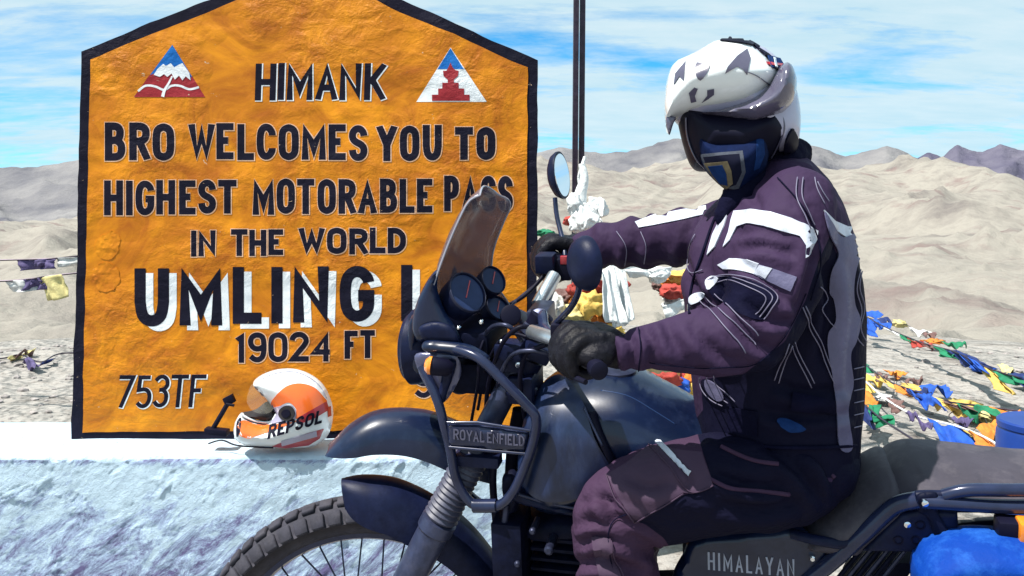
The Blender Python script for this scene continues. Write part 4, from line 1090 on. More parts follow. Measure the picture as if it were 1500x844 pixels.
# --- crash frame with name plate
tube('front_guard', [B(640, 510, .13), B(665, 512, .14), B(700, 524, .16), B(735, 556, .17), B(768, 590, .17), B(785, 612, .17), B(782, 645, .165), B(768, 685, .16), B(752, 720, .155), B(732, 740, .15), B(705, 742, .145), B(685, 732, .145), B(668, 700, .145), B(660, 660, .145), B(650, 620, .145), B(642, 590, .14), B(630, 560, .13), B(618, 536, .12)],
     .0105, M_tube, MB, 6, 16)
tube('guard_sleeve', [B(694, 741, .145), B(728, 741, .15)], .0145, M_tube, MB, 0, 18)
inflate('upper_cowl_strip', [(622, 500), (650, 500), (690, 506), (718, 524), (700, 528), (660, 520), (622, 514)], M_paint, MB, off=.135, hw=.016, R=9, step=5)
tube('front_guard', [B(690, 512, -.10), B(740, 552, -.12), B(775, 600, -.12), B(770, 680, -.12), B(740, 740, -.11), B(700, 735, -.11), B(665, 690, -.11), B(655, 620, -.11)], .0105, M_tube, MB, 6, 12)
PLT = inflate('name_plate', [(655, 620), (700, 620), (776, 632), (772, 662), (715, 657), (658, 653)], M_tube, MB, off=.155, hw=.012, R=4, step=6, rnd=False)
tp = bvh(PLT)
lmat = mat('raised_letter', (.10, .10, .16), .4, .3)
for qs in word_polys('ROYAL ENFIELD', 665, 768, 628, 643, 2.0, gap=1.6):
    onto('letter', tp, [q for q in slant(qs, 665, 0, .10) if clean(q)], lmat, PLT, 0 or 6, 0.003, 0.0025)
tube('plate_edge', [B(655, 619, .165), B(700, 619, .165), B(777, 631, .165)], .0035, M_tube, MB, 0, 8)
tube('plate_edge', [B(658, 655, .165), B(715, 660, .165), B(772, 665, .165)], .0035, M_tube, MB, 0, 8)
box('plate_mount', B(700, 672, .12), FW * .05, LL * .02, UU * .012, M_blackplastic, MB, .004)
# --- tank
def tank_bulge(x, y): return 0.012 * math.sin((x - 780) / 120.0 * math.pi) if 780 < x < 900 else 0
TANK = inflate('fuel_tank', [(762, 700), (764, 650), (774, 600), (792, 566), (815, 549), (850, 543), (895, 541), (930, 546), (970, 566), (1010, 588), (1045, 612), (1050, 640), (1000, 680), (950, 700), (900, 715), (850, 735), (800, 732)],
               M_paint, MB, off=0, hw=.150, R=75, step=7, e=.02)
tt_ = bvh(TANK)
onto('tank_shroud', tt_, [SP([(768, 700), (768, 655), (778, 605), (796, 572), (822, 556), (852, 585), (872, 640), (898, 690), (870, 712), (830, 728), (790, 726)])], mat('shroud_blue_grey', (.010, .020, .062), .35, 0, var=.6, vscale=16, stretch=(1, 1, .3), coat=.1, dust=((.075, .10, .19), .5), spec=.4), TANK, 6, .012, .012)
line_onto('tank_seam', tt_, [(868, 606), (880, 640), (900, 680), (912, 706)], .009, M_hblack, TANK, lift=.006)
line_onto('tank_crease', tt_, [(880, 572), (920, 580), (960, 603), (990, 622)], .0012, mat('tank_crease_paint', (.012, .035, .11), .3, coat=.3), TANK, lift=.0)
line_onto('shroud_rib', tt_, [(858, 600), (872, 628), (884, 650)], .0028, M_fork, TANK, lift=.014)
lathe('fuel_cap', B(905, 545, .0), UU, [(-.01, .04), (.006, .04), (.01, .03)], M_metal, MB, 28)
inflate('tank_skirt', [(752, 700), (770, 712), (810, 728), (850, 738), (850, 752), (800, 742), (752, 728)], M_blackplastic, MB, off=.10, hw=.03, R=8, step=5)
tube('tank_trim', [B(760, 724, .13), B(800, 736, .13), B(850, 746, .13)], .004, M_metal, MB, 4, 8)
# --- frame, engine
tube('down_tube', [B(762, 600, .03), B(750, 700, .03), B(745, 1000, .03), B(800, 1120, .04), B(1080, 1120, .06)], .017, M_engine, MB, 5, 14)
box('oil_cooler', B(751, 815, .10), FW * .033, LL * .05, UU * .10, M_engine, MB, .004)
inflate('guard_bracket', [(736, 700), (752, 690), (762, 705), (758, 745), (742, 750)], M_engine, MB, off=.11, hw=.02, R=6, step=5)
tube('oil_hose', [B(742, 740, .13), B(738, 790, .14), B(742, 860, .14)], .007, M_metal, MB, 4, 10)
tube('front_hose', [B(727, 660, .09), B(722, 700, .10), B(726, 760, .10), B(736, 840, .1)], .008, M_hblack, MB, 5, 10)
for k in range(9):
    y = 762 + k * 14; p = B(838, y, 0)
    box('cylinder_fin', p, FW * .075, LL * .095, UU * .0035, M_engine, MB, .001)
inflate('cylinder', [(785, 745), (895, 745), (895, 900), (785, 900)], M_engine, MB, off=0, hw=.07, R=20, step=10, rnd=False)
inflate('cylinder_head', [(775, 738), (830, 728), (900, 735), (905, 762), (840, 770), (778, 766)], M_engine, MB, off=0, hw=.10, R=16, step=7)
inflate('crankcase', [(770, 880), (1000, 850), (1120, 880), (1150, 980), (1050, 1080), (840, 1080), (760, 980)], M_engine, MB, off=0, hw=.13, R=60, step=14)
inflate('air_box', [(1000, 800), (1010, 730), (1080, 700), (1180, 720), (1190, 800), (1150, 870), (1020, 880)], M_engine, MB, off=0, hw=.10, R=30, step=12)
for (x, y, r) in ((804, 806, .010), (780, 778, .007), (758, 826, .007)):
    lathe('bolt', B(x, y, .152), LL, [(-.05, r), (.003, r), (.006, r * .6)], M_metal, MB, 12)
tube('exhaust_pipe', [B(800, 790, .02), B(770, 830, .03), B(775, 930, .02), B(820, 1080, -.05), B(1000, 1120, -.10), B(1300, 1000, -.16)], .02, M_metal, MB, 5, 14)
tube('swingarm', [B(1120, 985, .09), B(1300, 1010, .10), B(1500, 1040, .10)], .026, M_engine, MB, 5, 12)
tube('swingarm', [B(1120, 985, -.09), B(1300, 1010, -.10), B(1500, 1040, -.10)], .026, M_engine, MB, 5, 12)
tube('side_stand', [B(1010, 1110, .10), V((B(1000, 1110, .1).x - .04, 1.62, 0.01))], .012, M_tube, MB, 0, 12)
box('foot_peg', B(1040, 1090, .19), LL * .07, FW * .02, UU * .012, M_metal, MB, .004)
# --- side panel with name
SPN = inflate('side_panel', [(985, 844), (1000, 812), (1020, 785), (1100, 775), (1165, 770), (1195, 790), (1215, 800), (1205, 830), (1180, 860), (1140, 880), (990, 880)], M_paint, MB, off=.115, hw=.02, R=10, step=7)
ts = bvh(SPN); ltm = mat('panel_letter', (.26, .29, .38), .4)
for i, qs in enumerate(word_polys('HIMALAYAN', 1037, 1164, 808, 834, 3.0, gap=4.6, lean=-0.02)):
    onto('letter', ts, [q for q in slant(qs, 1037, 0, .085) if clean(q)], ltm, SPN, 6, 0.002, 0.0015)
lathe('bolt', B(1190, 818, .14), LL, [(-.004, .006), (.003, .006), (.005, .004)], M_chrome, MB, 12)
# --- seat
inflate('rider_seat', [(1166, 770), (1168, 752), (1190, 732), (1225, 712), (1262, 692), (1292, 678), (1310, 682), (1322, 704), (1318, 718), (1290, 745), (1262, 770), (1245, 781), (1205, 779)], M_seat, MB, off=0.02, hw=.135, R=26, step=6, e=.03)
inflate('pillion_seat', [(1296, 686), (1312, 672), (1340, 665), (1390, 668), (1450, 675), (1510, 681), (1580, 684), (1610, 690), (1590, 722), (1500, 722), (1440, 722), (1370, 722), (1325, 720), (1308, 704)], M_seat, MB, off=0.02, hw=.130, R=26, step=7, e=.03)
0 and tube('seat_seam', [B(1296, 676, .11), B(1304, 700, .135), B(1324, 722, .155)], .003, M_hblack, MB, 5, 8)
tube('seat_base', [B(1160, 782, .13), B(1200, 792, .15), B(1245, 795, .15), B(1290, 765, .15), B(1330, 730, .15), B(1380, 726, .15)], .010, M_blackplastic, MB, 6, 12)
# grab rail and subframe
tube('grab_rail', [B(1382, 726, .16), B(1420, 718, .165), B(1500, 718, .165), B(1590, 710, .16)], .012, M_tube, MB, 5, 14)
tube('grab_rail', [B(1350, 735, .16), B(1400, 738, .165), B(1470, 742, .165), B(1590, 742, .16)], .013, M_tube, MB, 5, 14)
tube('subframe_tube', [B(1170, 860, .13), B(1215, 826, .14), B(1265, 782, .15), B(1310, 742, .15), B(1345, 732, .16)], .016, M_tube, MB, 5, 16)
tube('subframe_tube', [B(1170, 830, .12), B(1230, 812, .13), B(1290, 770, .14)], .010, M_blackplastic, MB, 5, 12)
CP = inflate('carrier_plate', [(1264, 806), (1290, 780), (1320, 752), (1345, 745), (1402, 748), (1404, 782), (1380, 790), (1345, 808)], M_blackplastic, MB, off=.15, hw=.008, R=4, step=5, rnd=False)
for (x, y) in ((1348, 769), (1342, 791), (1316, 791)): lathe('plate_hole', B(x, y, .157), LL, [(-.002, .009), (.003, .009), (.003, .0065), (0, .006)], M_hblack, MB, 20)
for (x, y) in ((1329, 768), (1368, 770), (1355, 737)): lathe('bolt', B(x, y, .158 if y > 750 else .178), LL, [(-.004, .0062), (.003, .0062), (.005, .003)], M_chrome, MB, 12)
inflate('rail_bracket', [(1344, 725), (1372, 722), (1372, 745), (1388, 775), (1400, 785), (1372, 788), (1358, 758), (1344, 748)], M_engine, MB, off=.162, hw=.006, R=4, step=4)
inflate('tail_panel', [(1405, 768), (1470, 762), (1500, 760), (1560, 762), (1560, 792), (1480, 790), (1440, 786), (1408, 780)], M_blackplastic, MB, off=.12, hw=.03, R=8, step=6)
rt = box('turn_signal', B(1485, 773, .18), FW * .03, LL * .02, UU * .017, M_hblack, MB, .006)
box('signal_lens', B(1504, 777, .19), FW * .016, LL * .02, UU * .020, M_amber, rt, .006)
for i in range(6):
    tube('shock_rod', [B(1225 + i * 13, 850, .10 + .01 * (i % 2)), B(1266 + i * 13, 800, .10 + .01 * (i % 2))], .0045, M_metal if i % 2 else M_engine, MB, 0, 8)
inflate('rear_fender', [(1230, 860), (1270, 806), (1350, 800), (1420, 790), (1560, 790), (1560, 800), (1420, 806), (1330, 830), (1280, 870)], M_engine, MB, off=-.02, hw=.05, R=8, step=8)

# ================================================================== BLUE CONTAINERS
BLC = thing('container', V((B(1420, 900, .2).x, B(1420, 900, .2).y, 0.0)), 'rounded bright blue plastic container at the lower corner below the tail of the bike', 'container')
inflate('body', [(1335, 850), (1344, 815), (1365, 798), (1400, 786), (1450, 784), (1500, 790), (1560, 800), (1600, 840), (1600, 1000), (1570, 1090), (1400, 1090), (1345, 1000)], M_bluebag, BLC, off=.20, hw=.075, R=24, step=7)

BDR = thing('drum', P(1530, 660, 3.3), 'dark blue plastic drum with flat top standing behind the pillion seat', 'drum')
lathe('body', P(1530, 902, 3.3) , Z, [(-.02, .155), (0, .16), (.2, .163), (.215, .168), (.24, .163), (.42, .163), (.435, .168), (.46, .163), (.68, .160), (.70, .150)], mat('deep_blue_plastic', (.003, .03, .20), .4, var=.15), BDR, 40)
lathe('lid', P(1530, 902, 3.3) + Z * .70, Z, [(0, .158), (.02, .158), (.026, .15)], MATS['deep_blue_plastic'], BDR, 40)

# ================================================================== POLE + SCARVES
PO = thing('pole', V((P(851, 0, 4.1).x, 4.1, 0)), 'tall dark square steel pole with white scarves tied to it behind the bike', 'pole')
tube('post', [P(855.5, 20, 4.1), P(853.5, -60, 4.1)], 0.001, M_pole, PO, 0, 4)
po0, po1 = P(846, 460, 4.1), P(852.5, -400, 4.1); pd = (po1 - po0).normalized()
for o_, nm_ in ((-.017, 'post'), (.014, 'post')):
    box(nm_, (po0 + po1) / 2 + V((o_, .0 if o_ < 0 else .02, 0)), pd * ((po1 - po0).length / 2), V((.0125, 0, 0)), V((0, .02, 0)), M_pole, PO, .003)
tube('rope', [P(857, 230, 4.07), P(852, 245, 4.06), P(848, 262, 4.07), P(852, 280, 4.06)], .008, M_scarf, PO, 5, 8)
def cloth_lump(name, c, sx, sy, sz, m, parent, seed, folds=0.16, sub=4, **k):
    bm = bmesh.new(); bmesh.ops.create_icosphere(bm, subdivisions=sub, radius=1)
    for v in bm.verts:
        n = v.co.normalized(); q = n * 1.7 + V((seed * 3.1, seed, -seed))
        r = 1 + folds * 1.6 * (ridged(q * .8, 2) - 0.8) + 0.3 * mnoise.noise(n * 1.1 + V((seed, 0, 0)))
        v.co = V((n.x * r * sx, n.y * r * sy, n.z * r * sz)) + V(c)
    vs = [v.co.copy() for v in bm.verts]; fs = [tuple(x.index for x in f.verts) for f in bm.faces]; bm.free()
    return mk(name, vs, fs, m, parent, **k)
def drape(name, quad, m, parent, seed, amp=.03, nu=26, nv=18, fold=7, **k):
    """hanging or lying cloth between four corners, folded and thick"""
    a, b, c, d = [V(q) for q in quad]; nrm = (b - a).cross(d - a).normalized(); vs, fs = [], []
    for i in range(nu + 1):
        u = i / nu
        for j in range(nv + 1):
            v = j / nv; p = a.lerp(b, u).lerp(d.lerp(c, u), v)
            h = math.sin(u * fold + seed + 1.2 * mnoise.noise(V((u * 3, v * 2, seed)))) * .6 + mnoise.noise(V((u * 5, v * 2.5, seed * 2))) * .9
            e_ = 0.10 * (b - a).length * mnoise.noise(V((v * 3, seed, u))) * (1 if u in (0, 1) else 1)
            vs.append(p + nrm * amp * h * (0.35 + 0.65 * v) + (b - a).normalized() * e_ * .5 + (d - a).normalized() * e_ * (.6))
    for i in range(nu):
        for j in range(nv): q = i * (nv + 1) + j; fs.append((q, q + 1, q + nv + 2, q + nv + 1))
    o = mk(name, vs, fs, m, parent, **k); md = o.modifiers.new('t', 'SOLIDIFY'); md.thickness = .003; return o
SCF = thing('ceremonial_scarves', P(862, 320, 4.0), 'bunch of white silk scarves knotted round the pole below the far mirror', 'scarf')
cloth_lump('scarf', P(852, 322, 4.0), .055, .05, .080, M_scarf, SCF, 2)
cloth_lump('scarf', P(874, 306, 4.02), .050, .04, .045, M_scarf, SCF, 5)
drape('scarf', [P(846, 296, 4.0), P(868, 300, 3.98), P(884, 330, 3.96), P(836, 338, 4.0)], M_scarf, SCF, 4, .025, 22, 16, 11)
drape('scarf', [P(862, 288, 4.02), P(886, 292, 3.98), P(884, 318, 3.96), P(860, 318, 4.0)], M_scarf, SCF, 9, .02, 18, 14, 9)
cloth_lump('scarf', P(842, 300, 4.0), .035, .03, .05, M_scarf, SCF, 6)
cloth_lump('scarf', P(862, 325, 3.97), .045, .03, .045, M_scarf, SCF, 9)
tube('scarf', [P(852, 240, 4.05), P(856, 262, 4.04), P(850, 290, 4.03), P(856, 330, 4.0)], [.015, .02, .03, .02], M_scarf, SCF, 6, 10)
BAN = thing('white_banner', P(905, 430, 3.6), 'long white cloth hanging in folds between the rider\'s arms behind the near mirror', 'banner')
drape('cloth', [P(886, 384, 3.62), P(915, 392, 3.6), P(930, 470, 3.55), P(898, 482, 3.5)], M_scarf, BAN, 3, .035, 30, 22, 9)
drape('cloth', [P(880, 396, 3.55), P(898, 390, 3.58), P(918, 476, 3.5), P(884, 470, 3.48)], M_scarf, BAN, 5, .03, 26, 22, 13)
drape('cloth', [P(905, 386, 3.65), P(985, 392, 3.75), P(975, 412, 3.75), P(925, 404, 3.65)], M_scarf, BAN, 8, .03, 24, 10, 9)
cloth_lump('knot', P(962, 402, 3.7), .05, .04, .035, M_scarf, BAN, 12)
drape('cloth', [P(970, 448, 3.7), P(1010, 436, 3.7), P(1010, 450, 3.7), P(975, 468, 3.7)], M_scarf, BAN, 10, .02, 12, 8, 6)

# ================================================================== PRAYER FLAGS
def ground_pt(px, py, up=0.0):
    d = 1.34 * F / max(py - HY, 30) if True else 0
    d = (EYE - up) * F / (py - HY); return P(px, py, d)
HEAP = thing('prayer_flag_heap', ground_pt(900, 560), 'heap of crumpled yellow, orange and green prayer flags behind the handlebar', 'prayer flags')
hp = [('yellow', 868, 446, 26, 20), ('orange', 850, 440, 16, 22), ('orange', 880, 462, 14, 12), ('pale_yellow', 842, 462, 20, 16), ('green', 872, 466, 20, 26), ('red', 858, 420, 22, 14), ('pale_yellow', 828, 478, 16, 14),
      ('brown', 826, 436, 20, 12), ('red', 900, 418, 20, 12), ('brown', 895, 450, 14, 20), ('yellow', 895, 490, 20, 14), ('white', 850, 488, 18, 12), ('orange', 858, 452, 12, 10), ('white', 815, 450, 12, 16),
      ('orange', 985, 412, 20, 9), ('yellow', 995, 404, 18, 8), ('red', 985, 428, 18, 10), ('brown', 968, 420, 12, 8), ('red', 1000, 440, 16, 10), ('white', 985, 444, 14, 9),
      ('red', 965, 560, 26, 16), ('white', 940, 556, 22, 12), ('blue', 985, 568, 20, 14), ('yellow', 1008, 580, 18, 20), ('orange', 1015, 560, 14, 14), ('white', 955, 578, 24, 14), ('red', 1000, 560, 16, 12), ('pale_yellow', 975, 590, 24, 12), ('green', 1018, 610, 14, 12), ('yellow', 1000, 600, 20, 14),
      ('green', 798, 341, 12, 5), ('red', 835, 324, 10, 6)]
for i, (c, x, y, w_, h_) in enumerate(hp):
    d = 3.75 + (i * 37 % 10) * .03 if y < 500 else 3.9 + (i * 31 % 10) * .03
    if y < 350: d = 5.0
    sc_ = d / F
    cloth_lump('flag', P(x, y, d), w_ * sc_ * 1.1, .06, h_ * sc_ * 1.1, M_flag[c], HEAP, i * 1.37 + 1, .2, 4)
cloth_lump('flag', P(905, 640, 4.0), .42, .2, .36, M_flag['pale_yellow'], HEAP, 77, .3, 4)

def garland(name, pts, flags, label, up=0.05, rope_r=.006, par=None):
    """pts: picture polyline lying just above the ground; flags: (index along 0..1, colour, width_px, height_px, tilt)"""
    T = thing(name, pts[0], label, 'prayer flags', 'prayer flag strings on the slope')
    S = [V(p) for p in spline([tuple(p) for p in pts], 12)]
    tube('rope', S, rope_r, M_scarf if len(label) % 2 else M_pole, T, 0, 6)
    for i, (t, c, wd, ht, lay) in enumerate(flags):
        k = min(int(t * (len(S) - 2)), len(S) - 2); a = S[k]; dr = (S[k + 1] - S[k]).normalized()
        dn = V((dr.y * .2 + .5 * math.sin(i * 2.1), -lay * (.7 + .5 * (i % 3)), -1 if not lay else -.55)).normalized()
        drape('flag', [a, a + dr * wd, a + dr * wd + dn * ht * (.75 + .3 * ((i * 7) % 5) / 5), a + dn * ht], M_flag[c], T, i * 2.3 + len(label), .035 if lay == 0 else .06, 16, 10, 6 + i % 4)
    return T
def gp(l, up=.1):
    q = [ground_pt(x, y, up * .6) for x, y in l]; return [V((p.x, p.y, p.z + .05 * mnoise.noise(p * 3))) for p in q]
garland('prayer_flag_string', gp([(1262, 462), (1300, 480), (1350, 500), (1400, 520), (1450, 540), (1520, 562)], .35),
        [(.02, 'blue', .45, .28, 1), (.11, 'blue', .35, .15, 2), (.2, 'white', .4, .10, 2), (.28, 'green', .28, .10, 2), (.33, 'red', .38, .16, 2), (.43, 'brown', .2, .12, 2), (.48, 'green', .36, .16, 2), (.57, 'navy', .36, .28, 2), (.64, 'blue', .34, .32, 2), (.76, 'yellow', .26, .3, 2), (.84, 'green', .4, .22, 2), (.9, 'navy', .3, .2, 2)],
        'upper string of blue, red and green prayer flags running down the pale slope')
garland('prayer_flag_string', gp([(1262, 530), (1300, 556), (1335, 570), (1375, 580), (1420, 592), (1520, 610)], .2),
        [(.03, 'green', .22, .1, 2), (.12, 'brown', .25, .08, 2), (.16, 'yellow', .28, .12, 2), (.26, 'orange', .2, .1, 2), (.34, 'navy', .2, .16, 2), (.39, 'blue', .30, .2, 2), (.55, 'yellow', .30, .1, 2), (.66, 'brown', .25, .08, 2), (.76, 'green', .28, .16, 2), (.88, 'orange', .2, .15, 2)],
        'middle string of yellow and blue prayer flags crossing the pale ground')
garland('prayer_flag_string', gp([(1262, 552), (1300, 590), (1345, 610), (1400, 622), (1450, 650), (1520, 690)], .2),
        [(.02, 'yellow', .16, .18, 2), (.2, 'brown', .18, .12, 2), (.33, 'purple', .22, .1, 2), (.46, 'blue', .24, .22, 2), (.62, 'yellow', .2, .14, 2), (.68, 'orange', .24, .26, 2)],
        'lower string of blue and orange prayer flags just behind the pillion seat')
garland('prayer_flag_string', gp([(1255, 585), (1290, 612), (1330, 640), (1380, 670)], .25),
        [(.05, 'orange', .12, .14, 2), (.16, 'green', .34, .10, 2), (.12, 'navy', .2, .2, 1)],
        'nearest string with a long green prayer flag beside the rider\'s back')
garland('prayer_flag_string', [P(-120, 384, 6.0), P(10, 381, 6.0), P(75, 379, 6.0), P(130, 374, 6.1), P(300, 360, 6.3)],
        [(.10, 'pale_yellow', .3, .03, 0), (.30, 'purple', .25, .08, 0), (.40, 'purple', .16, .05, 0), (.56, 'white', .26, .06, 0), (.02, 'white', .3, .08, 0)],
        'high string of violet and white prayer flags at the left beside the sign')
garland('prayer_flag_string', [P(-120, 414, 5.7), P(0, 412, 5.7), P(50, 408, 5.7), P(95, 402, 5.7), P(300, 380, 5.9)],
        [(.14, 'white', .24, .06, 0), (.29, 'white', .18, .08, 0), (.42, 'purple', .2, .09, 0), (.50, 'purple', .1, .04, 0), (.57, 'pale_yellow', .17, .16, 0)],
        'low string of white, violet and yellow prayer flags left of the sign')
garland('prayer_flag_string', gp([(-80, 530), (0, 524), (30, 520), (60, 528), (95, 516), (200, 520)], .1),
        [(.28, 'pale_yellow', .28, .08, 2), (.32, 'brown', .25, .06, 2), (.52, 'purple', .34, .10, 2), (.63, 'navy', .2, .05, 2)],
        'string of yellow and grey flags lying on the ground left of the sign')

def tumble(name, label, items, seed):
    p0 = ground_pt(*items[0][1:3]); T = thing(name, p0, label, 'prayer flags', 'prayer flag strings on the slope'); rnd = random.Random(seed)
    for i, (c, x, y, w_, h_) in enumerate(items):
        if i % 4 == 3: continue
        p = ground_pt(x, y, .04); sc_ = p.y / F; a = rnd.uniform(-.5, .5)
        if i % 3 == 2: cloth_lump('flag', p, w_ * sc_ * .8, .12, h_ * sc_ * .45, M_flag[c], T, seed + i * 1.7, .35, 3)
        else:
            u = V((math.cos(a), math.sin(a) * 1.5, .18 * math.sin(i * 1.3))) * w_ * sc_ * 1.35; v = V((rnd.uniform(-.3, .3) * w_ * sc_, -h_ * sc_ * 2.2, -h_ * sc_ * .45)); o = p - u * .5 - v * .4 + V((0, 0, h_ * sc_ * .5))
            drape('flag', [o, o + u, o + u * .85 + v, o + v * 1.1], M_flag[c], T, seed + i * 2.1, .05, 16, 12, 8)
    tube('rope', spline([tuple(ground_pt(x, y, .05)) for c, x, y, w_, h_ in items], 6), .003, M_pole, T, 0, 6)
    return T
tumble('prayer_flag_tangle', 'tangle of blue and yellow flags on the ground close behind the rider at jacket height', [('blue', 1275, 466, 22, 14), ('navy', 1292, 474, 18, 10), ('pale_yellow', 1318, 474, 14, 12), ('yellow', 1332, 478, 14, 16), ('white', 1350, 490, 22, 8), ('orange', 1368, 500, 20, 8), ('brown', 1362, 494, 12, 8)], 3)
tumble('prayer_flag_tangle', 'tangle of navy, blue and tan flags at the far right above the blue drum', [('green', 1398, 508, 24, 8), ('navy', 1415, 530, 20, 10), ('blue', 1438, 540, 22, 14), ('white', 1450, 548, 20, 10), ('pale_yellow', 1474, 546, 14, 14), ('navy', 1490, 552, 22, 10), ('green', 1500, 562, 26, 10)], 11)
tumble('prayer_flag_tangle', 'tangle of orange and white flags beside the back of the rider above the seat', [('yellow', 1275, 560, 26, 14), ('orange', 1268, 596, 20, 22), ('white', 1290, 582, 26, 8), ('brown', 1308, 580, 16, 9), ('orange', 1312, 550, 26, 8), ('yellow', 1335, 568, 26, 8), ('brown', 1340, 560, 20, 6), ('green', 1285, 545, 22, 9)], 21)
tumble('prayer_flag_tangle', 'tangle of blue, white and orange flags in front of the blue drum', [('blue', 1372, 574, 32, 12), ('navy', 1350, 580, 16, 10), ('yellow', 1410, 592, 26, 10), ('blue', 1390, 608, 30, 12), ('purple', 1408, 622, 20, 10), ('pale_yellow', 1440, 610, 26, 14), ('orange', 1452, 634, 26, 16), ('green', 1478, 602, 24, 8), ('brown', 1445, 600, 22, 6)], 33)
# stones and pebbles
def stones():
    g = []; rnd = random.Random(4)
    base = ico_unit(1)
    for i in range(420):
        side = rnd.random()
        px = rnd.uniform(-60, 130) if side < .4 else rnd.uniform(780, 1620); py = 490 + 240 * rnd.random() ** 1.3
        if px < 130 and py > 640: continue
        p = ground_pt(px, py); r = rnd.uniform(.008, .035) * (1.8 if rnd.random() < .05 else 1)
        s = V((rnd.uniform(.7, 1.5), rnd.uniform(.7, 1.3), rnd.uniform(.35, .8))); an = rnd.random() * 6
        c, sn = math.cos(an), math.sin(an); vs = []
        z0 = zprof(math.hypot(p.x, p.y), math.atan2(p.x, p.y))
        for v in base[0]:
            q = v * (1 + .35 * mnoise.noise(v * 1.5 + V((i, 0, 0)))); q = V((q.x * s.x, q.y * s.y, q.z * s.z)) * r
            vs.append(V((q.x * c - q.y * sn + p.x, q.x * sn + q.y * c + p.y, q.z + z0 + r * .15)))
        g.append((vs, base[1]))
    return merge(g)
mk('gravel', *stones(), M_stone, kind='stuff', smooth=False)

# ================================================================== THE RIDER
PE = thing('person', V((B(1000, 1200, .1).x, 1.75, 0)), 'rider in purple and white motorcycle jacket and raised white helmet sitting astride the motorcycle', 'person')
def tring(y, x0, x1, w_, o=0.0):
    a, b = B(x0, y, o), B(x1, y, o); return ((a + b) / 2, (b - a) / 2, LL * w_)
TORSO = [tring(234, 1125, 1186, .06), tring(248, 1110, 1200, .10), tring(270, 1082, 1218, .155), tring(300, 1050, 1234, .185), tring(345, 1018, 1250, .195), tring(400, 1004, 1262, .190),
         tring(460, 1004, 1266, .180), tring(520, 1012, 1265, .175), tring(580, 1018, 1262, .178), tring(630, 1024, 1258, .185), tring(662, 1040, 1255, .180)]
ARM_N = [(1168, 300, .13, 56), (1152, 345, .17, 66), (1136, 400, .20, 66), (1120, 455, .23, 62), (1100, 488, .25, 58), (1055, 500, .26, 52), (1005, 504, .27, 46), (960, 508, .28, 38), (930, 512, .29, 33), (920, 512, .29, 30)]
ARM_F = [(1080, 330, -.13, 46), (1030, 345, -.17, 44), (980, 350, -.21, 40), (930, 356, -.24, 37), (890, 358, -.27, 33), (862, 362, -.29, 27)]
def folds(lines, behind=1.9):
    L = []
    for pts, w_, amp in lines:
        q = np.array([p[:2] for p in spline(pts, 6)]); L.append((q[:-1], q[1:] - q[:-1], w_, amp, q.min(0) - 3 * w_, q.max(0) + 3 * w_))
    def f(c):
        if c.y > behind: return 0.0
        x = CX + F * c.x / c.y; y = HY + (EYE - c.z) * F / c.y; d = 0
        for A, D, w_, amp, lo, hi in L:
            if x < lo[0] or y < lo[1] or x > hi[0] or y > hi[1]: continue
            p = np.array((x, y)); t = np.clip(((p - A) * D).sum(1) / ((D ** 2).sum(1) + 1e-9), 0, 1); k = np.sqrt((((A + D * t[:, None]) - p) ** 2).sum(1))
            i = k.argmin(); side = np.sign(D[i][0] * (p - A[i])[1] - D[i][1] * (p - A[i])[0]); r = k[i] / w_
            tt = (i + t[i]) / len(A); fade = math.sin(min(1, max(0, tt)) * math.pi) ** .5
            d += 1.25 * amp * fade * (-math.exp(-r * r) + .8 * math.exp(-((r * side - 1.6) ** 2)))
        return d
    return f
JF = folds([([(905, 480), (925, 505), (925, 545)], 7, .010), ([(940, 480), (958, 505), (950, 545)], 8, .010), ([(975, 468), (985, 500), (1010, 535)], 9, .009), ([(1010, 470), (1030, 500), (1060, 525), (1090, 530)], 9, .009),
            ([(1075, 465), (1100, 500), (1140, 515)], 9, .010), ([(1090, 440), (1125, 470), (1160, 470)], 8, .010), ([(1080, 365), (1120, 360), (1165, 375)], 9, .010), ([(1070, 345), (1110, 338), (1160, 350)], 8, .007),
            ([(1075, 375), (1110, 405), (1150, 440), (1170, 450)], 8, .007), ([(1180, 300), (1195, 350), (1180, 420), (1165, 470)], 9, .012), ([(1205, 380), (1215, 450), (1200, 540)], 10, .010),
            ([(1240, 380), (1250, 450), (1240, 540), (1250, 600)], 9, .008), ([(1130, 560), (1180, 575), (1240, 570)], 9, .010), ([(1110, 600), (1170, 610), (1250, 605)], 9, .009), ([(1090, 275), (1110, 300), (1100, 320)], 8, .007),
            ([(1060, 300), (1040, 340), (1035, 390), (1050, 430)], 8, .010), ([(1010, 380), (1020, 420), (1040, 450)], 8, .008)])
def JF2(c):
    d = JF(c)
    x = CX + F * c.x / c.y; y = HY + (EYE - c.z) * F / c.y
    if x < 1030 and y < 400 and c.y > 1.9:      # far sleeve bunched over the forearm
        d += .008 * math.sin(x * .16 + 3 * mnoise.noise(V((x * .02, y * .02, 1)))) * (0.6 + .4 * mnoise.noise(V((x * .03, y * .03, 4))))
    return d
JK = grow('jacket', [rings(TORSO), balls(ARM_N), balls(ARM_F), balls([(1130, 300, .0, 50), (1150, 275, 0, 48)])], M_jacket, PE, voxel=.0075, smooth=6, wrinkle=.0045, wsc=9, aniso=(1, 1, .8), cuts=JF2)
tj = bvh(JK)
JSHADE = [(1090, 548), (1150, 500), (1180, 440), (1200, 380), (1216, 345), (1225, 372), (1300, 372), (1300, 700), (1000, 700), (1000, 640), (1030, 600), (1026, 556)]
